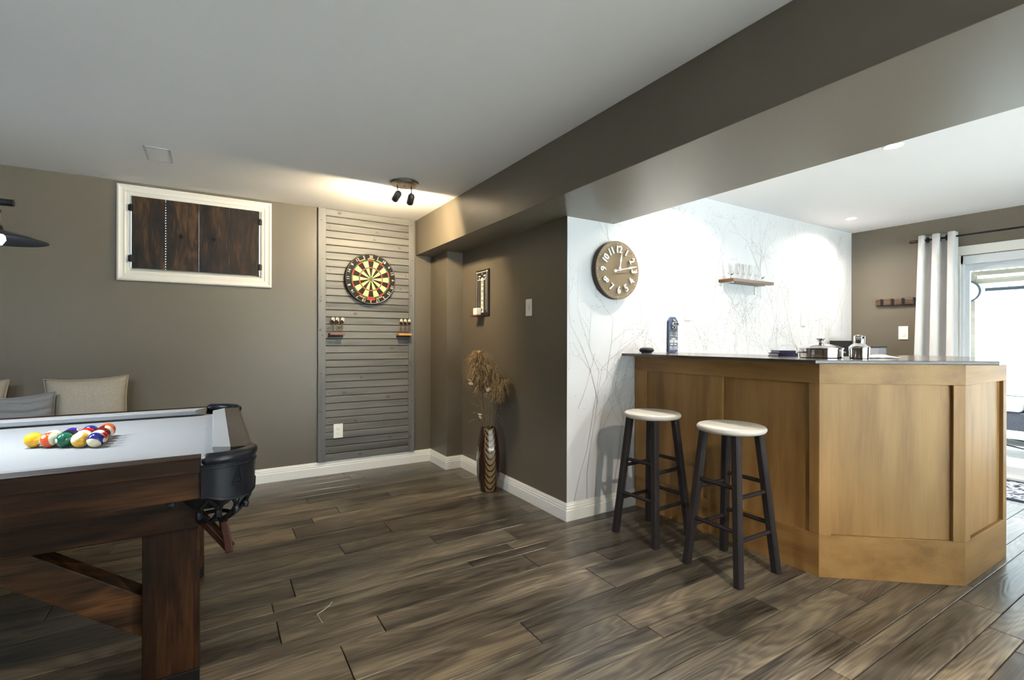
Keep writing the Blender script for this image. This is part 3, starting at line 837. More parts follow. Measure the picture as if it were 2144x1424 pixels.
# frame beams under the aprons
for y0, y1 in ((1.925, 1.985), (3.095, 3.155)):
    fb = MB().box(LX + .16, -.043, y0, y1, .540, .660).build('frame_beam', DARKWOODX, t, bevel=.003)
    if y0 < 2:
        for x in (-.118, -2.13): MB().lathe([(.012, 0), (.011, .004), (.006, .007), (0, .008)], 14, fY(x, y0, .628)).build('bolt', BLACKM, fb, smooth=True)
MB().box(-.10, -.043, 1.985, 3.095, .540, .660).build('frame_beam', DARKWOODX, t, bevel=.003)
MB().box(LX + .16, LX + .22, 1.985, 3.095, .540, .660).build('frame_beam', DARKWOODX, t, bevel=.003)
for xa in (-.196, LX + .16):
    for ya in (1.950, 2.80):
        lg = MB().box(xa, xa + .155, ya, ya + .15, .058, .540).build('leg', DARKWOODZ, t, bevel=.003)
        fp = MB().box(xa - .002, xa + .157, ya - .002, ya + .152, .012, .058).box(xa + .01, xa + .145, ya + .01, ya + .14, 0, .012).build('foot_pad', BLACKM, lg, bevel=.003)
# diagonal braces, front and back
for y in (2.00, 2.87):
    for s_ in (1, -1):
        xc = -1.127; xi = -.19 if s_ > 0 else 2 * xc + .19
        mb = MB(); pts = [(-.19, .318), (-.19, .185), (-.60, .50), (-.60, .60), (-.555, .60)]
        pts = [(-.19, .315), (-.64, .640), (-.80, .640), (-.19, .178)]
        if s_ < 0: pts = [(2 * xc - x, z) for x, z in pts]
        v = [(x, y, z) for x, z in pts] + [(x, y + .085, z) for x, z in pts]
        mb.add(v, [(0, 1, 2, 3), (7, 6, 5, 4)] + [(i, (i + 1) % 4, 4 + (i + 1) % 4, 4 + i) for i in range(4)])
        mb.build('brace', wood('walnut_brace', srgb(20, 13, 8), srgb(66, 42, 22), srgb(112, 76, 42), 'X', along=2, across=12, rings=5, rough=.5, streak=.8, spec=.22) if 'walnut_brace' not in bpy.data.materials else bpy.data.materials['walnut_brace'], t, bevel=.003)
# corner pockets
for cx, sxn in ((EX - .12, 1), (LX + .12, -1)):
    for cy, syn in ((NYO + .12, -1), (FYO - .12, 1)):
        A = lambda a, r_, z: (cx + sxn * r_ * math.cos(a), cy + syn * r_ * math.sin(a), z)
        angs = [R(-6 + (106 + 6) * k / 18) for k in range(19)]
        pk = MB().tube([A(a, .112, ZR - .010) for a in angs], [.012] + [.0215] * 17 + [.012], 14).build('corner_pocket', LEATHER, t, smooth=True)
        mb = MB(); n = len(angs)
        def low(k): return .662 - .022 * math.sin(PI * min(1, k / (n - 1) * 1.05)) + (.022 if k < 3 else 0)
        for k in range(n - 1):
            a, b = angs[k], angs[k + 1]
            for (r1_, r2_, z1_, z2_) in ((.128, .127, ZR - .024, ZR - .034), (.127, .124, ZR - .034, None)):
                za, zb = (z2_ or low(k)), (z2_ or low(k + 1))
                mb.add([A(a, r1_, z1_), A(b, r1_, z1_), A(b, r2_, zb), A(a, r2_, za)], [(0, 1, 2, 3)])
                mb.add([A(a, r1_ - .006, z1_), A(b, r1_ - .006, z1_), A(b, r2_ - .006, zb), A(a, r2_ - .006, za)], [(3, 2, 1, 0)])
            mb.add([A(a, .124, low(k)), A(b, .124, low(k + 1)), A(b, .118, low(k + 1)), A(a, .118, low(k))], [(0, 1, 2, 3)])
        sh = mb.build('shield', LEATHER, pk, smooth=True)
        mb = MB().tube([A(angs[k], .1285, ZR - .036) for k in range(n)], .0022, 6).tube([A(angs[k], .1255, low(k) + .004) for k in range(1, n - 1)], .0022, 6)
        # embossed triangle of rails and balls
        ac, zc = R(58), .716
        def E(u, w): return A(ac - u / .127, .1275, zc + w)
        tri = [(-.018, -.022), (.016, -.022), (.006, .030)]
        for q in range(3):
            a, b = tri[q], tri[(q + 1) % 3]; mb.tube([E(*a), E((a[0] + b[0]) / 2, (a[1] + b[1]) / 2), E(*b)], .0022, 6)
        for row in range(4):
            for q in range(4 - row):
                mb.tube([E(-.011 + q * .0078 + row * .0055, -.016 + row * .010 - .002), E(-.011 + q * .0078 + row * .0055, -.016 + row * .010 + .002)], .0026, 6)
        mb.build('embossing', LEATHER, pk, smooth=True)
        lin = MB(); lin.lathe([(.004, .600), (.06, .606), (.088, .640), (.098, .735), (.094, .735), (.084, .642), (.056, .611), (.004, .606)], 20, Matrix.Translation((cx - sxn * .012, cy - syn * .012, 0)), close=True)
        lin.build('pocket_liner', BLACKP, pk, smooth=True)
        # leather strap net
        net = MB(); ns = 4
        for k in range(ns):
            a = R(4 + 94 * k / (ns - 1))
            for da in (-.27, .27):
                pts = [A(a, .117, .655), A(a + da * .7, .110, .630), A(a + da, .098, .604), A(a + da * .5, .076, .580), A(a, .052, .562)]
                net.tube(pts, .0062, 6)
            net.tube([A(a + .27, .098, .612), A(a + .27, .102, .604), A(a + .27, .098, .592)], .010, 8)
        net.tube([A(R(k * 20), .050, .566) for k in range(19)], .007, 8)
        net.tube([A(R(60), .05, .566), A(R(58), .052, .53)], .010, 8)
        net.build('strap_net', LEATHER, pk, smooth=True)
        ret = MB(); P_ = [A(R(88), -.01, .585), A(R(70), .01, .572), A(R(40), .078, .452), A(R(48), .082, .455)]
        ret.bar((cx - sxn * .045, cy - syn * .02, .575), (cx + sxn * .050, cy + syn * .048, .462), .031, .024)
        ret.bar((cx + sxn * .046, cy + syn * .052, .452), (cx + sxn * .030, cy + syn * .052, .560), .031, .024, up=(1, 0, 0))
        ret.build('ball_return', COPPER, pk, bevel=.004)

# ------------------------------------------------------------------ billiard balls
BR = .02858
CRM = srgb(236, 226, 196)


def ball_mat(name, col, stripe):
    mt = M(name, col, .08, spec=.6, coat=.5)
    if stripe:
        nt = mt.node_tree; b = nt.nodes['Principled BSDF']
        tc = nt.nodes.new('ShaderNodeTexCoord'); sp = nt.nodes.new('ShaderNodeSeparateXYZ'); nt.links.new(tc.outputs['Object'], sp.inputs[0])
        ab = nt.nodes.new('ShaderNodeMath'); ab.operation = 'ABSOLUTE'; nt.links.new(sp.outputs['Z'], ab.inputs[0])
        gt = nt.nodes.new('ShaderNodeMath'); gt.operation = 'GREATER_THAN'; gt.inputs[1].default_value = .0150; nt.links.new(ab.outputs[0], gt.inputs[0])
        mx = nt.nodes.new('ShaderNodeMix'); mx.data_type = 'RGBA'; mx.inputs[6].default_value = col; mx.inputs[7].default_value = CRM
        nt.links.new(gt.outputs[0], mx.inputs[0]); nt.links.new(mx.outputs[2], b.inputs['Base Color'])
    return mt


CBALL = {1: ('yellow', (236, 180, 40)), 2: ('blue', (24, 34, 120)), 3: ('red', (190, 26, 24)), 4: ('purple', (54, 36, 130)), 5: ('orange', (226, 84, 30)), 6: ('green', (10, 92, 66)), 7: ('maroon', (110, 20, 22)), 8: ('black', (14, 14, 16))}
DISC = M('ball_number_disc', CRM, .1, coat=.4); INK = M('ball_number_ink', (.01, .01, .01, 1), .3)
RACK = [[1], [13, 12], [6, 8, 4], [9, 14, 3, 2], [10, 11, 7, 15, 5]]
BC, BRT, BU = Vector((.15, -.97, .16)), Vector((.98, .15, 0)), Vector((0, 0, 1))
# (pole direction, number direction) as (toward the room's near side, right, up)
AX = {1: ((.2, .2, .9), (.72, .66, -.1)), 13: ((.55, .80, .1), (.6, -.5, .45)), 12: ((.5, .1, .8), (-.5, .8, .1)), 6: ((.3, .2, .9), (.5, -.85, 0)), 8: ((0, 1, 0), (-1, 0, 0)),
      4: ((.5, -.6, .3), (.4, .6, .6)), 9: ((.25, -.65, .7), (-.6, .4, .5)), 14: ((.5, .0, .8), (-.8, 0, .4)), 3: ((0, .2, .9), (-.8, 0, 0)), 2: ((.2, .8, .1), (.6, -.2, .5)),
      10: ((.62, -.38, -.66), (.5, .82, -.15)), 11: ((.05, -.35, .9), (-.8, .3, 0)), 7: ((.1, .1, .9), (-.7, 0, .2)), 15: ((.3, .8, .35), (-.7, 0, .5)), 5: ((0, 0, 1), (-.6, -.5, 0))}


def ball_rot(n):
    mk = lambda q: BC * q[0] + BRT * q[1] + BU * q[2]
    z_ = mk(AX[n][0]).normalized(); x_ = mk(AX[n][1]); x_ = (x_ - z_ * x_.dot(z_)).normalized(); y_ = z_.cross(x_)
    return Matrix((x_, y_, z_)).transposed().to_euler()


bmu = bmesh.new(); bmesh.ops.create_uvsphere(bmu, u_segments=32, v_segments=20, radius=BR)
SPH_V = [tuple(v.co) for v in bmu.verts]; SPH_F = [tuple(v.index for v in f.verts) for f in bmu.faces]; bmu.free()
where = {0: 'at the apex of the rack', 1: 'in the second row of the rack', 2: 'in the middle row of the rack', 3: 'in the fourth row of the rack', 4: 'in the last row of the rack'}
for r_ in range(5):
    for c_ in range(r_ + 1):
        n = RACK[r_][c_]; base = n if n <= 8 else n - 8
        nm_, col = CBALL[base]; stripe = n > 8
        lab = f'{nm_} {"striped" if stripe else "solid"} pool ball {where[r_]} on the grey cloth'
        t = thing('billiard_ball', lab, 'ball', (0, 0, 0), 'racked pool balls')
        WL[t.name] = Vector((0, 0, 0))
        MB().add(SPH_V, SPH_F).build('sphere', ball_mat(f'{nm_}_{"stripe" if stripe else "solid"}_ball', srgb(*col), stripe), t, smooth='all')
        dm = MB(); q = Vector((1, 0, 0)).to_track_quat('Z', 'Y').to_matrix().to_4x4()
        rd = .0085; dm.lathe([(rd * k / 4, math.sqrt((BR + .0002) ** 2 - (rd * k / 4) ** 2)) for k in range(5)], 20, q)
        dd = dm.build('number_disc', DISC, t, smooth='all')
        v, f = text_geo(str(n), .0095)
        MB().add(v, f, frame((BR + .0005, 0, 0), (0, 1, 0), (0, 0, 1), (1, 0, 0))).build('number', INK, dd)
        t.rotation_euler = ball_rot(n)
        t.location = (-.585 + r_ * .0503, 2.53 + (c_ - r_ / 2) * .0583, ZC + BR + .0009)

# ------------------------------------------------------------------ bench with pillows behind the table
t = thing('bench', 'low dark upholstered bench along the wall behind the pool table', 'bench', (-1.15, 4.15, 0))
MB().box(-2.0, -.42, 3.93, 4.40, .40, .48).build('seat', BENCHF, t, bevel=.02, seg=3)
for x in (-1.95, -.50):
    for y in (3.97, 4.33): MB().box(x, x + .045, y, y + .045, 0, .40).build('leg', BLACKM, t)


def pillow(label, cx, y0, z0, w, h, th, mt, lean, yawd, pleat=False, sag=.02, rotz=0):
    t = thing('throw_pillow', label, 'pillow', (cx, y0, z0), 'pillows on the bench')
    n = 56 if pleat else 30; v = []; f = []
    def pos(i, j, s_):
        u = -1 + 2 * i / n; q = -1 + 2 * j / n
        e = (1 - abs(u) ** 2.6) * (1 - abs(q) ** 2.6)
        bulge = th / 2 * max(0, e) ** .5
        ear = 1 - .07 * (1 - abs(q) ** 3) * abs(u) ** 4
        x = u * w / 2 * (1 - .075 * (1 - q * q) * abs(u) ** 4) ; z = q * h / 2 * (1 - .085 * (1 - u * u) * abs(q) ** 4)
        d = s_ * bulge
        if pleat and u > -.45:
            d += s_ * .016 * (abs(math.sin((q * 6.5 + .3 * math.sin(u * 5)) * PI / 2)) ** .6 - .6) * min(1, e * 3)
        if pleat and -.62 < u <= -.45:
            d += s_ * .006
        return (x, -d if s_ > 0 else -d, z)
    idx = {}
    for s_ in (1, -1):
        for i in range(n + 1):
            for j in range(n + 1):
                edge = i in (0, n) or j in (0, n)
                key = (i, j, 0 if edge else s_)
                if key not in idx: idx[key] = len(v); v.append(pos(i, j, s_))
        for i in range(n):
            for j in range(n):
                def K(a, b): return idx[(a, b, 0 if (a in (0, n) or b in (0, n)) else s_)]
                q4 = (K(i, j), K(i + 1, j), K(i + 1, j + 1), K(i, j + 1))
                f.append(q4 if s_ > 0 else q4[::-1])
    mm = Matrix.Translation((cx, y0, z0 + h / 2 * math.cos(R(lean)))) @ Matrix.Rotation(R(yawd), 4, 'Z') @ Matrix.Rotation(R(-lean), 4, 'X') @ Matrix.Rotation(R(rotz), 4, 'Y')
    MB().add(v, f, mm).build('cover', mt, t, smooth='all')
    b_ = [pos(i, 0, 1) for i in range(n)] + [pos(n, j, 1) for j in range(n)] + [pos(i, n, 1) for i in range(n, 0, -1)] + [pos(0, j, 1) for j in range(n, -1, -1)]
    MB().tube([mm @ Vector(p) for p in b_], .004, 6).build('piping', mt, t, smooth=True)
    return t


pillow('beige woven square pillow leaning on the wall, rightmost of three', -.718, 4.25, .497, .435, .42, .19, LINEN, 9, 0, rotz=-2.0)
pillow('grey pleated pillow in front between the two beige pillows', -1.02, 4.08, .496, .36, .335, .15, GREYF, 14, 4, pleat=True, rotz=-4)
pillow('beige woven square pillow at the left edge of the photo', -1.325, 4.25, .494, .44, .42, .19, LINEN, 9, 0)

# ------------------------------------------------------------------ home bar
bt = thing('home_bar', 'honey maple panelled bar front with an angled corner', 'bar', (3.0, 1.5, 0))
A0, A1, A2, A3 = Vector((2.55, 2.480)), Vector((2.55, 1.247)), Vector((3.052, .837)), Vector((3.668, .837))
ZT = 1.060


def run(p, q, panels, stiles, mv, ml):
    """one straight bar front: backing panels recessed 14 mm, rails and stiles proud; offsets are measured along p->q"""
    d = (q - p).normalized(); n = Vector((d.y, -d.x))
    if n.dot(Vector((-.7, -.7))) < 0: n = -n
    Ln = (q - p).length
    def blk(a, b, z0, z1, o0, o1):
        c = [p + d * a + n * o0, p + d * b + n * o0, p + d * b + n * o1, p + d * a + n * o1]
        return MB().prism([(k.x, k.y) for k in c], z0, z1)
    for a, b in panels:
        blk(a - .01, b + .01, .20, .965, -.03, -.016).build('panel', mv, bt)
    blk(0, Ln, .957, ZT, -.03, 0).build('top_rail', ml, bt, bevel=.0015)
    blk(0, Ln, 0, .207, -.03, 0).build('bottom_rail', ml, bt, bevel=.0015)
    for a, b in stiles:
        blk(a, b, .2071, .9569, -.03, 0).build('stile', mv, bt, bevel=.0015)
    for a, b in panels:   # thin bead strips at the panel's edges
        blk(a, b, .2071, .2105, -.016, -.002).build('bead', ml, bt)


run(A0, A1, [(.10, .590), (.695, 1.185)], [(0, .10), (.590, .695), (1.185, (A1 - A0).length)], MAPLEZ, MAPLEY)
L2 = (A2 - A1).length
run(A1, A2, [(.055, L2 - .052)], [(0, .055), (L2 - .052, L2)], MAPLEZ, MAPLEX)
run(A2, A3, [(.07, .56)], [(0, .07), (.56, (A3 - A2).length)], MAPLEZ, MAPLEX)
# carcass behind the fronts and shelves inside
ins = .031
core = [(2.55 + ins, 2.48), (2.55 + ins, 1.262), (3.063, .837 + ins), (3.668, .837 + ins), (3.668, 1.00), (3.12, 1.00), (2.72, 1.33), (2.72, 2.48)]
MB().prism(core, 0, ZT).build('carcass', MAPLEX, bt)
ct = MB()
ZK = 1.0775
ct.prism([(2.425, 2.4845), (2.425, 1.205), (3.012, .712), (3.80, .712), (3.80, 1.33), (3.20, 1.33), (3.02, 1.55), (3.02, 2.4845)], ZT, ZK)
cto = ct.build('bar_countertop', COUNTER, bevel=.003)
prop(cto, 'thin dark stone countertop along the top of the maple bar', 'countertop')

# back counter behind the bar
t = thing('back_counter', 'low white cabinet with dark top along the wallpaper wall behind the bar', 'cabinet', (4.55, 2.2, 0))
MB().box(3.4, 5.70, 1.95, 2.482, 0, .87).build('body', TRIM, t, bevel=.003)
for k in range(4):
    x = 3.42 + k * .57
    dd = MB().box(x, x + .55, 1.932, 1.95, .10, .85).build('door', TRIM, t, bevel=.003)
    MB().tube([(x + .5, 1.92, .6), (x + .5, 1.92, .75)], .005, 8).build('handle', NICKEL, dd)
MB().box(3.39, 5.71, 1.915, 2.482, .87, .90).build('worktop', COUNTER, t, bevel=.003)

# ------------------------------------------------------------------ stools
def make_stool():
    t = thing('bar_stool', '', 'stool', (0, 0, 0), 'bar stools')
    Zs = .735
    MB().lathe([(0, -.032), (.150, -.032), (.160, -.028), (.1665, -.018), (.1665, -.011), (.160, -.003), (.150, 0), (0, 0)], 56, Matrix.Translation((0, 0, Zs))).build('seat', SEATW, t, smooth=True)
    legs = []
    for sx_, sy_ in ((-1, 1), (-1, -1), (1, -1), (1, 1)):
        p0 = Vector((sx_ * .152, sy_ * .150, 0)); p1 = Vector((sx_ * .092, sy_ * .092, Zs - .032)); legs.append((p0, p1))
        dv = (p1 - p0).normalized(); side = Vector((sx_, sy_, 0)).normalized()
        mb = MB(); ww = .0195; c = .006
        v = []
        for p in (p0, p1):
            oct_ = [(ww, -ww + c), (ww, ww - c), (ww - c, ww), (-ww + c, ww), (-ww, ww - c), (-ww, -ww + c), (-ww + c, -ww), (ww - c, -ww)]
            ca, sa = math.cos(R(0)), math.sin(R(0))
            v += [(p.x + a * ca - b * sa, p.y + a * sa + b * ca, p.z) for a, b in oct_]
        mb.add(v, [(i, (i + 1) % 8, 8 + (i + 1) % 8, 8 + i) for i in range(8)] + [tuple(range(7, -1, -1)), tuple(range(8, 16))])
        lg = mb.build('leg', STOOLLEG, t)
        MB().box(p0.x - .014, p0.x + .014, p0.y - .014, p0.y + .014, -.0015, .0025).build('glide', NICKEL, lg)
    def at(k, z):
        p0, p1 = legs[k]; return p0 + (p1 - p0) * (z / (Zs - .032))
    for (a, b), zs in (((0, 1), (.245, .450)), ((2, 3), (.245, .450)), ((1, 2), (.205, .405)), ((3, 0), (.205, .405))):
        for z in zs:
            MB().tube([at(a, z), at(b, z)], .0105, 10).build('rung', STOOLLEG, t, smooth=True)
    return t


st = make_stool(); st.location = (2.256, 2.052, .0015); st.rotation_euler.z = R(3)
st['label'] = 'white-seated dark stool farther back, next to the wallpapered wall'
st2 = copy_tree(st); st2.location = (2.268, 1.536, .0015); st2.rotation_euler.z = R(-1)
st2['label'] = 'white-seated dark stool nearer the camera and the bar corner'

# ------------------------------------------------------------------ wall clock
CL = Vector((2.345, YW, 1.646))
CF = M('brown_clock_wood', srgb(100, 82, 54), .55, noise=.12, nscale=25); CE = M('dark_clock_edge', srgb(48, 34, 24), .6)
t = thing('wall_clock', 'round brown wooden wall clock with raised white numbers', 'clock', (CL.x, YW, CL.z - .2))
MB().lathe([(0, 0), (.192, 0), (.198, .004), (.198, .040), (0, .040)], 72, fY(CL.x, YW, CL.z)).build('case', CE, t, smooth=True)
MB().lathe([(0, .040), (.197, .040), (.1985, .043), (.197, .046), (0, .046)], 72, fY(CL.x, YW, CL.z)).build('dial', CF, t, smooth=True)
yf = YW - .046
dts = MB()
for k in range(60):
    a = R(k * 6); dts.lathe([(.0036 if k % 5 == 0 else .0024, 0), (.0018, .0012), (0, .0012)], 8, fY(CL.x + .183 * math.sin(a), yf, CL.z + .183 * math.cos(a)))
dts.build('minute_dots', WHITE, t)
for n in range(1, 13):
    a = R(n * 30); rot = -a
    if n in (4, 5, 6, 7, 8): rot = PI - a
    if n == 8: rot = -a + PI / 2 + .5
    v, f = text_geo(str(n), .068, .006)
    mb = MB(); mm = fY(CL.x + .138 * math.sin(a), yf - .0058, CL.z + .138 * math.cos(a), rot)
    for ox in (-.0022, 0, .0022):
        mb.add([(x * .86 + ox, y * 1.05, z + ox * .02) for x, y, z in v], f, mm)
    mb.build('numeral', WHITE, t)


def hand(a, ln, tail, w):
    d = (math.sin(a), math.cos(a)); s_ = (d[1], -d[0]); mb = MB()
    pr3 = [(-tail, .006), (-tail + .015, .010), (-tail + .03, w * .7), (ln * .45, w * .7), (ln * .6, w * 1.6), (ln, .001)]
    v = []
    for q, ww in pr3:
        for sg in (-1, 1):
            for y in (yf - .016, yf - .019): v.append((CL.x + d[0] * q + s_[0] * ww * sg, y, CL.z + d[1] * q + s_[1] * ww * sg))
    f = []
    for i in range(len(pr3) - 1):
        b = i * 4; f += [(b, b + 4, b + 6, b + 2), (b + 1, b + 3, b + 7, b + 5), (b, b + 1, b + 5, b + 4), (b + 2, b + 6, b + 7, b + 3)]
    f += [(0, 2, 3, 1), (len(pr3) * 4 - 4, len(pr3) * 4 - 3, len(pr3) * 4 - 1, len(pr3) * 4 - 2)]
    return mb.add(v, f)


hand(R(9), .112, .004, .0050).build('hour_hand', WHITE, t)
hand(R(78), .168, .052, .0042).build('minute_hand', WHITE, t)
MB().lathe([(.007, 0), (.007, .022), (0, .023)], 16, fY(CL.x, yf, CL.z)).build('hub', WHITE, t)

# ------------------------------------------------------------------ glass shelf with small glasses
SHW = wood('reclaimed_shelf_wood', srgb(50, 38, 32), srgb(88, 70, 58), srgb(120, 98, 82), 'X', across=16, rough=.4)
SHE = M('shelf_end_grain', srgb(84, 54, 30), .5, noise=.3, nscale=120)
t = thing('wall_shelf', 'short reclaimed-wood shelf with white brackets on the branch wallpaper', 'shelf', (3.80, YW, 1.60))
MB().box(3.50, 4.06, YW - .135, YW, 1.640, 1.664).build('shelf_board', SHW, t, bevel=.002)
MB().box(3.4985, 3.5, YW - .134, YW - .001, 1.641, 1.663).build('end_grain', SHE, t)
for x in (3.53, 3.99):
    MB().box(x, x + .025, YW - .006, YW, 1.565, 1.640).box(x, x + .025, YW - .10, YW, 1.634, 1.640).build('bracket', WHITE, t, bevel=.001)
gl = ['farthest left', 'second from left', 'third from left', 'third from right', 'second from right', 'farthest right']
for k in range(6):
    x = 3.56 + k * .086; T = Matrix.Translation((x, YW - .07, 1.664))
    if k in (0, 5):
        p_ = [(.001, .004), (.020, .004), (.020, 0), (.022, .001), (.006, .008), (.004, .012), (.004, .030), (.020, .042), (.026, .060), (.0245, .060), (.018, .043), (.001, .034)]
        nmg, lb = 'cordial_glass', f'small stemmed clear glass on the wall shelf, {gl[k]}'
    else:
        p_ = [(.001, .004), (.024, .004), (.024, 0), (.026, .001), (.006, .007), (.0035, .012), (.0035, .040), (.012, .055), (.017, .085), (.016, .135), (.0148, .135), (.0155, .085), (.010, .057), (.001, .046)]
        nmg, lb = 'flute_glass', f'tall clear flute glass on the wall shelf, {gl[k]}'
    g = MB().lathe(p_, 20, T).build(nmg, GLASS, smooth=True, loc=(x, YW - .07, 1.664))
    prop(g, lb, 'glass', 'glasses on the wall shelf')

# ------------------------------------------------------------------ bottle-opener board, speaker puck, pot, shaker, books, boxes, cloth
NAVY = M('slate_blue_board', srgb(62, 78, 104), .5, noise=.15, nscale=40)
bxc, bw = 2.937, .100
t = thing('bottle_opener_board', 'slate blue wall-mounted bottle opener board with white BEER lettering', 'bottle opener', (bxc, YW, 1.02))
z0, z1 = 1.08, 1.345
poly = [(bxc - bw / 2, z0), (bxc + bw / 2, z0), (bxc + bw / 2, z1 - .03), (bxc + bw / 2 - .028, z1), (bxc - bw / 2 + .028, z1), (bxc - bw / 2, z1 - .03)]
v = [(x, YW - .018, z) for x, z in poly] + [(x, YW, z) for x, z in poly]
MB().add(v, [tuple(range(6)), tuple(range(11, 5, -1))] + [(i, (i + 1) % 6, 6 + (i + 1) % 6, 6 + i) for i in range(6)]).build('board', NAVY, t, bevel=.0015)
op = MB(); yb = YW - .018
op.tube([(bxc, yb, 1.325), (bxc, yb - .014, 1.312), (bxc, yb - .02, 1.296)], .007, 8)
op.tube([(bxc + .03 * math.cos(R(a)), yb - .018, 1.288 + .013 * math.sin(R(a))) for a in range(0, 361, 20)], .006, 8)
op.tube([(bxc + .014 * math.cos(R(a)), yb - .006, 1.266 + .013 * math.sin(R(a))) for a in range(0, 361, 20)], .0045, 8)
op.build('opener', STEEL, t, smooth=True)
tx = MB()
for s_, z, sz, sxk in (('BEER', 1.212, .052, .72), ('makes', 1.182, .024, .9), ('EVERYTHING', 1.160, .026, .58), ('BETTER', 1.112, .036, .66)):
    v, f = text_geo(s_, sz)
    for ox in (-.0008, .0008): tx.add([(x * sxk + ox, y * (1.25 if s_ != 'makes' else 1), z_) for x, y, z_ in v], f, fY(bxc + .004, yb - .0006, z))
tx.box(bxc - .032, bxc - .004, yb - .0006, yb, 1.136, 1.142).box(bxc + .010, bxc + .036, yb - .0006, yb, 1.136, 1.142)
tx.build('lettering', WHITE, t)

CH = M('charcoal_fabric', srgb(44, 46, 50), .8, noise=.2, nscale=400)
t = thing('smart_speaker', 'small round charcoal speaker puck on the bar end', 'speaker', (2.50, 2.325, ZK))
MB().lathe([(.030, .006), (.042, .012), (.0485, .022), (.0475, .030), (.040, .038), (.022, .042), (0, .043)], 36, Matrix.Translation((2.50, 2.325, ZK))).build('body', CH, t, smooth='all')
MB().lathe([(0, 0), (.034, 0), (.036, .007), (0, .007)], 36, Matrix.Translation((2.50, 2.325, ZK))).build('base', M('grey_rubber', (.3, .3, .31, 1), .6), t, smooth=True)

pc = (2.765, 1.345)
T = Matrix.Translation((pc[0], pc[1], ZK))
t = thing('cooking_pot', 'polished steel lidded pot on the bar top beside the shaker', 'pot', (pc[0], pc[1], ZK))
MB().lathe([(0, 0), (.094, 0), (.099, .004), (.100, .046), (.102, .048), (.102, .050), (.097, .050), (.096, .006), (0, .006)], 48, T).build('pot_body', STEEL, t, smooth=True)
ld = MB().lathe([(.1035, .050), (.1035, .053), (.098, .054), (.075, .064), (.045, .072), (.018, .076), (0, .0765)], 48, T).build('lid', STEEL, t, smooth=True)
MB().lathe([(.016, .075), (.011, .084), (.012, .092), (.019, .100), (.020, .103), (.016, .105), (0, .105)], 24, T).build('lid_knob', STEEL, ld, smooth=True)
for s_ in (-1, 1):
    dv = Vector((.84, -.54)) * s_; n2 = Vector((-dv.y, dv.x))
    pts = []
    for k in range(9):
        a = PI * k / 8; o = dv * (.096 + .026 * math.sin(a)) + n2 * (.026 * math.cos(a)); pts.append((pc[0] + o.x, pc[1] + o.y, ZK + .030))
    MB().tube(pts, .0045, 8).build('handle', STEEL, t, smooth=True)

sc_ = (2.815, 1.185)
T = Matrix.Translation((sc_[0], sc_[1], ZK))
t = thing('cocktail_shaker', 'polished steel cocktail shaker on the bar top right of the pot', 'shaker', (sc_[0], sc_[1], ZK))
MB().lathe([(0, 0), (.040, 0), (.043, .003), (.0445, .050), (.0445, .056), (0, .056)], 40, T).build('cup', STEEL, t, smooth=True)
MB().lathe([(.0455, .054), (.0455, .059), (.040, .066), (.030, .074), (.0235, .080), (.0235, .086), (0, .086)], 40, T).build('strainer_top', STEEL, t, smooth=True)
MB().lathe([(.0245, .082), (.0245, .112), (.022, .118), (.014, .121), (0, .1215)], 32, T).build('cap', STEEL, t, smooth=True)

NB = M('navy_cover', srgb(30, 38, 84), .4); PG = M('page_edges', (.75, .73, .68, 1), .8)


def book(label, x, y, z, w, d, h, rz):
    t = thing('book', label, 'book', (0, 0, 0), 'navy books on the bar')
    WL[t.name] = Vector((0, 0, 0))
    MB().box(-w / 2, w / 2, -d / 2, d / 2, 0, .003).box(-w / 2, w / 2, -d / 2, d / 2, h - .003, h).box(-w / 2, w / 2, -d / 2, -d / 2 + .003, 0, h).build('cover', NB, t)
    MB().box(-w / 2 + .004, w / 2 - .004, -d / 2 + .004, d / 2 - .004, .003, h - .003).build('pages', PG, t)
    t.location = (x, y, z); t.rotation_euler.z = R(rz)


book('navy blue book lying at the bottom of two on the bar', 2.855, 1.60, ZK, .115, .11, .0185, -30)
book('navy blue book lying on top of another on the bar', 2.865, 1.605, ZK + .0186, .095, .10, .015, -30)
t = thing('black_speaker', 'black box speaker behind the pot near the corner of the white wall', 'speaker', (5.32, 2.36, .90))
MB().box(5.22, 5.42, 2.27, 2.46, .90, 1.170).build('cabinet', BLACKP, t, bevel=.006)
MB().box(5.235, 5.405, 2.262, 2.27, .92, 1.150).build('grille', CH, t)
t = thing('grey_canister', 'pale grey square canister behind the steel pot', 'canister', (5.36, 2.14, .90))
MB().box(5.28, 5.44, 2.06, 2.22, .90, 1.105).build('body', M('grey_canister_paint', (.34, .34, .37, 1), .3), t, bevel=.01)
MB().box(5.276, 5.444, 2.056, 2.224, 1.105, 1.122).build('lid', M('dark_lid', (.06, .06, .07, 1), .4), t, bevel=.004)
# folded cloth
mb = MB(); cr_ = random.Random(4); n = 14; v = []; f = []
for i in range(n + 1):
    for j in range(9):
        x, y = i / n, j / 8
        v.append((2.955 + (x - .5) * .13, 1.155 + (y - .5) * .07 - (x - .5) * .07, ZK + .003 + .014 * abs(math.sin(x * 7 + y * 2)) * (1 - abs(2 * x - 1) ** 3) * (1 - abs(2 * y - 1) ** 4)))
for i in range(n):
    for j in range(8): f.append((i * 9 + j, (i + 1) * 9 + j, (i + 1) * 9 + j + 1, i * 9 + j + 1))
o = mb.add(v, f).build('folded_cloth', M('white_cotton', (.82, .82, .82, 1), .9), smooth='all', solid=.006, loc=(2.955, 1.155, ZK))
prop(o, 'small crumpled white cloth on the bar top right of the shaker', 'cloth')

# ------------------------------------------------------------------ vase with dried plants
VC = Vector((1.822, 3.315, 0)); TO = Vector((-VC.x, -VC.y, 0)).normalized()   # towards the viewer's side of the room
vang = math.atan2(-.85, -.52)


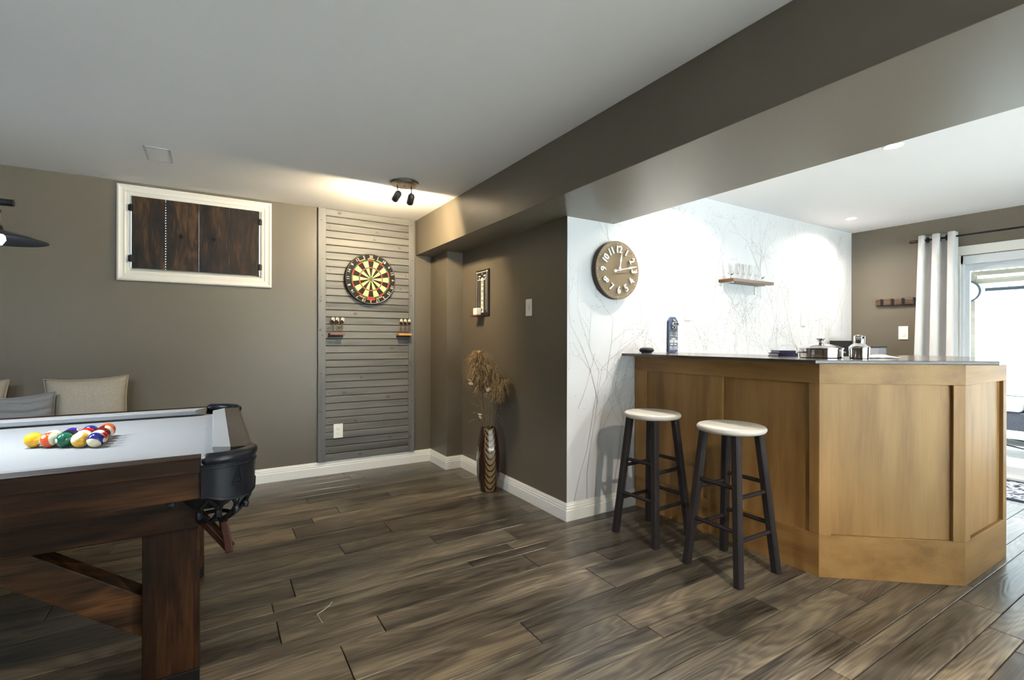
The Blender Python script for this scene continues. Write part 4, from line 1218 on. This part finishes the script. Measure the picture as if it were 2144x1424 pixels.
def vase_mat():
    mt = M('amber_striped_glass', srgb(40, 22, 14), .14, spec=.5, coat=.3)
    nt = mt.node_tree; N = nt.nodes.new; L = nt.links; b = nt.nodes['Principled BSDF']
    tc = N('ShaderNodeTexCoord'); sp = N('ShaderNodeSeparateXYZ'); L.new(tc.outputs['Object'], sp.inputs[0])
    def math_(op, a, b_=None, c=None):
        q = N('ShaderNodeMath'); q.operation = op
        for i, k in enumerate((a, b_, c)):
            if k is None: continue
            if isinstance(k, (int, float)): q.inputs[i].default_value = k
            else: L.new(k, q.inputs[i])
        return q.outputs[0]
    x2 = math_('MULTIPLY', sp.outputs['X'], sp.outputs['X'])
    zz = math_('MULTIPLY_ADD', x2, -30.0, sp.outputs['Z'])
    ns = N('ShaderNodeTexNoise'); ns.inputs['Scale'].default_value = 9; L.new(tc.outputs['Object'], ns.inputs['Vector'])
    zz = math_('MULTIPLY_ADD', ns.outputs['Fac'], .02, zz)
    sn = math_('SINE', math_('MULTIPLY', zz, 2 * PI / .046))
    st_ = N('ShaderNodeMapRange'); st_.inputs[1].default_value = -.6; st_.inputs[2].default_value = -.25; L.new(sn, st_.inputs[0])
    mx = N('ShaderNodeMix'); mx.data_type = 'RGBA'; mx.inputs[6].default_value = srgb(34, 14, 12); mx.inputs[7].default_value = srgb(124, 98, 54)
    L.new(st_.outputs[0], mx.inputs[0])
    # only the front facet is striped; the flanks are dark
    ax = math_('ABSOLUTE', sp.outputs['X'])
    mr = N('ShaderNodeMapRange'); mr.inputs[1].default_value = .034; mr.inputs[2].default_value = .042; L.new(ax, mr.inputs[0])
    m2 = N('ShaderNodeMix'); m2.data_type = 'RGBA'; m2.inputs[7].default_value = srgb(46, 26, 18)
    L.new(mr.outputs[0], m2.inputs[0]); L.new(mx.outputs[2], m2.inputs[6]); L.new(m2.outputs[2], b.inputs['Base Color'])
    return mt


t = thing('floor_vase', 'tall amber and black striped glass vase on the floor by the niche wall', 'vase', (0, 0, 0))
WL[t.name] = Vector((0, 0, 0))
profv = [(.052, 0), (.060, .006), (.068, .05), (.076, .11), (.084, .20), (.0855, .25), (.080, .33), (.070, .41), (.058, .472), (.054, .488), (.050, .489), (.048, .47), (.062, .40), (.07, .3), (.06, .1), (.04, .03)]
n = 40; v = []; f = []
for r_, z in profv:
    for k in range(n):
        a = 2 * PI * k / n; c_, s_ = math.cos(a), math.sin(a); e = .62
        v.append((r_ * math.copysign(abs(c_) ** e, c_), r_ * math.copysign(abs(s_) ** e, s_), z))
for i in range(len(profv) - 1):
    for k in range(n): f.append((i * n + k, i * n + (k + 1) % n, (i + 1) * n + (k + 1) % n, (i + 1) * n + k))
f.append(tuple(range(n - 1, -1, -1))); f.append(tuple(range((len(profv) - 1) * n, len(profv) * n)))
MB().add(v, f).build('body', vase_mat(), t, smooth=True)
LENS = M('smoky_clear_glass', (.16, .15, .13, 1), .04, spec=.8, coat=.8)
for s_ in (-1, 1):
    lv = MB(); q = frame((s_ * .0800, 0, .21), (0, 1, 0), (0, 0, 1), (s_, 0, 0))
    lv.lathe([(.046 * math.cos(R(a)), .0105 * math.sin(R(a))) for a in range(0, 91, 10)], 32, q @ Matrix.Diagonal((.95, 3.0, 1, 1)))
    lv.build('side_lens', LENS, t, smooth='all')
MB().lathe([(0, 0), (.053, 0), (.055, .004), (.053, .008), (0, .008)], 32).build('clear_base', M('clear_base_glass', (.5, .48, .44, 1), .05, coat=.6), t, smooth=True)
t.location = (VC.x, VC.y, 0); t.rotation_euler.z = vang + PI / 2 + R(14)

PLUM = M('pampas_tan', srgb(168, 140, 102), .9, noise=.45, nscale=60); STEMD = M('dried_stem', srgb(96, 78, 54), .8); PETAL = M('pale_dried_petal', srgb(226, 212, 184), .8); GRASS = M('grey_dried_grass', srgb(140, 126, 100), .85)
side = Vector((rt.x, rt.y, 0)).normalized(); zup = Vector((0, 0, 1)); fwd = Vector((fw.x, fw.y, 0)).normalized()
vr = random.Random(9)


def vp(s_, z, d=0.0): return VC + side * s_ + zup * z + fwd * d


def curve3(a, b, c, n):
    out = []
    for i in range(n + 1):
        q = i / n; out.append(a * (1 - q) ** 2 + b * 2 * q * (1 - q) + c * q * q)
    return out


def plume(label, s0, s1, ztop, zbot, wid, dens, dd=0.0, lean=0):
    t = thing('pampas_plume', label, 'dried plant', tuple(vp(0, .40)), 'dried plants in the vase')
    path = curve3(vp(s1 * .22, .36, dd * .2), vp(s0 * .5 + s1 * .2, (.4 + zbot) / 2 + .1, dd * .5), vp(s1, ztop, dd), 24)
    MB().tube(path, [.0026] * 24 + [.0012], 6).build('stem', STEMD, t)
    mb = MB(); n0 = next(i for i, p in enumerate(path) if p.z > zbot)
    for k in range(dens):
        q = vr.uniform(0, 1); i = min(23, int(n0 + (24 - n0) * q)); p = path[i].lerp(path[i + 1], vr.random())
        L_ = wid * (.35 + 1.1 * math.sin(PI * min(1, .12 + .8 * q))) * vr.uniform(.5, 1.1)
        a = vr.uniform(0, 2 * PI); out = side * math.cos(a) + fwd * math.sin(a) * .7
        out = (out + side * lean * .5).normalized()
        cu = vr.uniform(-.35, .45); o2 = (out + side * vr.uniform(-.6, .6)).normalized()
        pts = [p, p + zup * L_ * .35 + out * L_ * .30, p + zup * L_ * (.40 + cu * .4) + out * L_ * .55 + o2 * L_ * .15, p + zup * L_ * (.10 + cu) + out * L_ * .6 + o2 * L_ * .4]
        w = vr.uniform(.0016, .0040); wv = out.cross(zup).normalized() * w
        if wv.length == 0: continue
        v = []
        for j, pp in enumerate(pts):
            kk = 1 - .28 * j; v += [tuple(pp - wv * kk), tuple(pp + wv * kk)]
        mb.add(v, [(0, 1, 3, 2), (2, 3, 5, 4), (4, 5, 7, 6)])
    mb.build('plume', PLUM, t, kind='stuff')


plume('tall feathery tan pampas plume leaning left out of the vase', -.03, -.080, 1.06, .74, .105, 1100, 0, -.5)
plume('shorter tan pampas plume in the middle of the vase', .02, .035, .95, .70, .08, 700, -.03)
plume('drooping brown pampas plume on the right of the vase', .05, .120, .845, .66, .085, 800, -.10, .5)


def sprig(label, s1, z1, petals, d=0.0):
    t = thing('dried_flower', label, 'dried plant', tuple(vp(0, .40)), 'dried plants in the vase')
    path = curve3(vp(s1 * .2 + d * .15, .38, d * .35), vp(s1 * .35 + d * .15, (z1 + .45) / 2, d * .6), vp(s1, z1, d), 14)
    MB().tube(path, .0014, 5).build('stem', STEMD, t)
    for k in range(petals):
        p = path[-1] + side * vr.uniform(-.03, .03) + zup * vr.uniform(-.014, .012) + fwd * vr.uniform(-.02, .02)
        q = Matrix.Translation(p) @ Euler((vr.uniform(-.9, .9), vr.uniform(-.6, .6), vr.uniform(0, 6))).to_matrix().to_4x4()
        MB().lathe([(0, -.001), (.012, .0015), (.0165, .0035), (.012, .0028), (0, .0005)], 10, q).build('petal', PETAL, t, smooth='all')


sprig('spray of pale round dried petals on the left of the vase', -.14, .845, 4, -.03)
sprig('spray of pale round dried petals in front at mid height', .005, .80, 6, -.07)
sprig('low spray of pale dried petals just above the vase', .0, .745, 4, -.06)
sprig('single pale dried petal near the rim of the vase', -.045, .585, 2, -.05)


def spray(label, lst):
    t = thing('dried_grass', label, 'dried plant', tuple(vp(0, .42)), 'dried plants in the vase')
    for s1, z1, dr in lst:
        path = curve3(vp(0, .42), vp(s1 * .45, z1 + .03, -.01), vp(s1, z1 - dr, -.03), 12)
        MB().tube(path, [.0012] * 12 + [.0005], 4).build('blade', GRASS, t)


spray('thin grey dried grass blades arching left over the vase rim', [(-.13, .62, .02), (-.155, .585, .06), (-.10, .60, .0), (-.16, .70, .03), (-.12, .74, .01), (-.09, .66, 0), (-.06, .70, 0)])
spray('thin grey dried grass blades arching right over the vase rim', [(.10, .66, .03), (.12, .64, .11), (.085, .67, .0), (.11, .60, .09), (.06, .62, 0), (.05, .70, 0), (.075, .72, .02)])
t = thing('dried_leaf_twig', 'thin dark dried twig with narrow leaves at the left of the vase', 'dried plant', tuple(vp(0, .42)), 'dried plants in the vase')
path = curve3(vp(0, .42), vp(-.06, .56, -.03), vp(-.145, .70, -.05), 12); MB().tube(path, .0012, 5).build('stem', STEMD, t)
for k in (5, 7, 9, 11):
    p = path[k]; MB().add([tuple(p), tuple(p + side * -.016 + zup * .010), tuple(p + side * -.034 + zup * .016), tuple(p + side * -.018 + zup * .003)], [(0, 1, 2, 3)]).build('leaf', STEMD, t, solid=.0006)

# ------------------------------------------------------------------ right wall: curtain, rod, hook rail, patio door
t = thing('curtain_rod', 'thin dark metal curtain rod above the patio door', 'curtain rod', (XR, .9, 2.10))
MB().tube([(XR - .08, 1.93, 2.106), (XR - .08, -.6, 2.106)], .0085, 12).build('rod', BLACKM, t, smooth=True)
MB().tube([(XR - .08, 1.955, 2.106), (XR - .08, 1.90, 2.106)], .013, 12).build('finial', M('bronze_finial', srgb(70, 48, 36), .35, metal=.7), t, smooth=True)
for y in (1.895, -.5): MB().tube([(XR, y, 2.106), (XR - .08, y, 2.106)], .006, 8).build('bracket', BLACKM, t, smooth=True)
t = thing('curtain', 'pale grey grommet curtain gathered at the left of the patio door', 'curtain', (XR - .08, 1.73, .02))
ns_, nz_ = 90, 26; v = []; f = []
for i in range(ns_ + 1):
    q = i / ns_
    for j in range(nz_ + 1):
        z = .02 + (2.148 - .02) * j / nz_; k = 1 - j / nz_
        ya, yb_ = 1.868 + .050 * k, 1.600 - .005 * k
        ph_ = 2 * PI * 2.45 * q - 2.2
        y = ya + (yb_ - ya) * q + .018 * math.sin(ph_ * 2 + .6) * (.6 + .4 * k)
        x = XR - .080 + (.048 + .010 * k) * math.sin(ph_ + .25 * math.sin(3 * k + q * 6) * k)
        v.append((x, y, z))
for i in range(ns_):
    for j in range(nz_): f.append((i * (nz_ + 1) + j, (i + 1) * (nz_ + 1) + j, (i + 1) * (nz_ + 1) + j + 1, i * (nz_ + 1) + j + 1))
MB().add(v, f).build('cloth', CURT, t, smooth='all', solid=.003)
for q in (.19, .365, .525, .70, .86):
    y = 1.868 + (1.6 - 1.868) * q
    MB().lathe([(.018, -.003), (.027, -.003), (.027, .003), (.018, .003)], 24, frame((XR - .08, y, 2.106), (1, 0, 0), (0, 0, 1), (.25, -1, 0)), close=True).build('grommet', BLACKM, t, smooth=True)

HR = wood('bronze_brown_rail', srgb(44, 31, 20), srgb(70, 51, 33), srgb(92, 69, 46), 'Y', across=14, rough=.35)
t = thing('hook_rail', 'dark wooden wall rail with folded black hooks beside the curtain', 'coat rack', (XR, 2.05, 1.51))
MB().box(XR - .030, XR, 1.84, 2.257, 1.516, 1.584).build('rail', HR, t, bevel=.012, seg=3)
for k in range(5):
    y = 2.205 - k * .088
    MB().box(XR - .036, XR - .026, y - .007, y + .007, 1.514, 1.586).box(XR - .034, XR - .026, y - .019, y - .010, 1.520, 1.582).build('folded_hook', BLACKM, t, bevel=.002)

d1 = bpy.data.objects.new('door_1', None); COL.objects.link(d1); d1.location = (XR, .68, 0); d1['kind'] = 'structure'; WL[d1.name] = Vector((XR, .68, 0))
VINYL = M('white_vinyl', (.72, .75, .78, 1), .35)
cs = MB().box(XR - .018, XR, DY0 - .08, DY1 + .035, DZ + .005, DZ + .088).box(XR - .018, XR, DY1 - .005, DY1 + .035, 0, DZ + .005).box(XR - .018, XR, DY0 - .08, DY0 + .005, 0, DZ + .005)
cs.build('casing', TRIM, d1, bevel=.003)
fr = MB().box(XR - .004, XR + .15, DY0, DY1, DZ - .075, DZ).box(XR - .004, XR + .15, DY1 - .022, DY1, 0, DZ).box(XR - .004, XR + .15, DY0, DY0 + .022, 0, DZ).box(XR - .004, XR + .15, DY0, DY1, -.004, .018)
fr.build('frame', VINYL, d1, bevel=.002)
for ya, yb_, x in ((.66, 1.588, XR + .045), (-.228, .72, XR + .095)):
    pn = MB().box(x, x + .035, ya, yb_, .018, .10).box(x, x + .035, ya, yb_, DZ - .13, DZ - .075).box(x, x + .035, ya, ya + .055, .10, DZ - .13).box(x, x + .035, yb_ - .030, yb_, .10, DZ - .13)
    po = pn.build('sliding_panel', VINYL, d1, bevel=.002)
    MB().box(x + .014, x + .020, ya + .05, yb_ - .025, .095, DZ - .125).build('pane', PANE, po)
MB().box(XR + .03, XR + .05, .69, .71, .90, 1.15).build('pull_handle', VINYL, d1, bevel=.004)

# door mat
rug_m = M('blue_white_rug', srgb(180, 190, 205), .95)
nt = rug_m.node_tree; b = nt.nodes['Principled BSDF']; tc = nt.nodes.new('ShaderNodeTexCoord'); vo = nt.nodes.new('ShaderNodeTexVoronoi'); vo.inputs['Scale'].default_value = 26
no = nt.nodes.new('ShaderNodeTexNoise'); no.inputs['Scale'].default_value = 30
cr2 = nt.nodes.new('ShaderNodeValToRGB'); cr2.color_ramp.elements[0].color = srgb(40, 52, 84); cr2.color_ramp.elements[1].color = srgb(200, 206, 214); cr2.color_ramp.elements[0].position = .42; cr2.color_ramp.elements[1].position = .55
nt.links.new(tc.outputs['Object'], no.inputs['Vector']); nt.links.new(no.outputs['Fac'], cr2.inputs['Fac']); nt.links.new(cr2.outputs['Color'], b.inputs['Base Color'])
t = thing('door_mat', 'blue and white patterned rug on the floor inside the patio door', 'rug', (5.33, .8, 0))
MB().box(5.03, 5.63, .10, 1.5, 0, .007).build('pile', rug_m, t)
bd = MB().box(4.99, 5.03, .06, 1.54, 0, .008).box(5.63, 5.67, .06, 1.54, 0, .008).box(5.03, 5.63, .06, .10, 0, .008).box(5.03, 5.63, 1.5, 1.54, 0, .008)
bd.build('border', M('navy_rug_border', srgb(44, 58, 88), .95), t)

# stray pale thread on the floor
o = MB().tube([(0.450, 2.257, .0012), (0.435, 2.234, .0012), (0.406, 2.208, .0012), (0.376, 2.188, .0012), (0.380, 2.144, .0012), (0.383, 2.110, .0012)], .0011, 5).build('loose_thread', M('pale_thread', (.6, .57, .5, 1), .8))
prop(o, 'short bent pale thread lying on the dark plank floor', 'thread')

# ------------------------------------------------------------------ outside the patio door
PAT = M('patio_concrete', (.66, .65, .62, 1), .85, noise=.08, nscale=8)
struct('patio', MB().box(XR + .16, 14, -14, 8, -.16, -.03).box(-10, XR + .16, -14, YR - .16, -.16, -.03), PAT)  # second slab is unseen ground, added to bounce sunlight up to the ceiling
t = thing('patio_roof', 'corrugated patio roof on a wooden beam outside the door', 'roof', (7.2, 1.0, 2.1))
CORR = M('corrugated_sheet', (.05, .065, .065, 1), .4, metal=.3)
_b = CORR.node_tree.nodes['Principled BSDF']; _b.inputs['Metallic'].default_value = 0; _b.inputs['Alpha'].default_value = .72
v = []; f = []; ny = 220
for i in range(ny + 1):
    y = -1.5 + 5.0 * i / ny; dz = .016 * math.sin(2 * PI * y / .076)
    v += [(5.90, y, 2.32 + dz), (8.35, y, 2.05 + dz)]
for i in range(ny): f.append((2 * i, 2 * i + 1, 2 * i + 3, 2 * i + 2))
MB().add(v, f).build('corrugated_sheet', CORR, t, smooth='all', solid=.003)
PINE = wood('weathered_pine', srgb(112, 106, 94), srgb(128, 122, 108), srgb(142, 136, 122), 'Y', across=10, rough=.7)
MB().box(8.05, 8.14, -1.5, 3.5, 1.875, 1.94).build('beam', PINE, t)
MB().box(8.20, 8.26, -1.5, 3.5, 1.99, 2.045).build('purlin', PINE, t)
for y in (2.18, -1.3): MB().box(8.04, 8.15, y - .06, y + .06, -.03, 1.99).build('post', PINE, t)
o = MB().tube([(8.02, 2.02, 1.795), (8.02, -1.2, 1.795)], .022, 12).build('rolled_shade', M('blue_grey_shade', srgb(34, 44, 52), .7)); prop(o, 'thin blue rolled shade hanging under the patio beam', 'shade')
MB_ = MB()
t = thing('outdoor_clock', 'round white outdoor clock with blue-grey rim on the patio post', 'clock', (8.02, 2.19, 1.65))
MB().lathe([(0, 0), (.128, 0), (.128, .02), (0, .02)], 40, fX(8.04, 2.195, 1.785)).build('face', WHITE, t, smooth=True)
MB().lathe([(.118, 0), (.138, 0), (.138, .032), (.118, .032)], 40, fX(8.04, 2.195, 1.785), close=True).build('rim', M('blue_grey_rim', srgb(40, 50, 56), .5), t, smooth=True)
WICK = M('dark_wicker', srgb(60, 62, 70), .7, noise=.5, nscale=70, bump=.6, bscale=90)
CUSH = M('grey_outdoor_cushion', (.70, .72, .74, 1), .9)
t = thing('outdoor_sofa', 'dark wicker sofa with pale cushions on the patio', 'sofa', (8.2, 1.3, -.03))
MB().box(7.75, 8.55, .2, 2.35, .10, .36).build('wicker_base', WICK, t, bevel=.02)
MB().box(8.40, 8.60, .2, 2.35, .36, .78).build('wicker_back', WICK, t, bevel=.03)
for y in (.22, .93, 1.64): MB().box(7.73, 8.40, y, y + .69, .361, .50).build('seat_cushion', CUSH, t, bevel=.04, seg=3)
for y in (.22, .93, 1.64): MB().box(8.22, 8.40, y + .03, y + .66, .501, .80).build('back_cushion', CUSH, t, bevel=.05, seg=3)
for x in (7.78, 8.48):
    for y in (.24, 2.27): MB().box(x, x + .05, y, y + .05, -.03, .10).build('leg', BLACKM, t)
t = thing('patio_table', 'low dark metal patio table in front of the wicker sofa', 'table', (7.2, 1.4, -.03))
MB().box(6.95, 7.45, .9, 2.0, .17, .19).build('tabletop', M('pale_slab', (.7, .7, .7, 1), .5), t)
for x in (6.97, 7.41):
    for y in (.92, 1.96): MB().tube([(x, y, -.03), (x, y, .17)], .01, 8).build('leg', BLACKM, t)
    MB().tube([(x, .92, .0), (x, 1.96, .15)], .008, 8).build('cross_bar', BLACKM, t)

print('PLANKS', nplank, 'BRANCH', len(bp_.f))
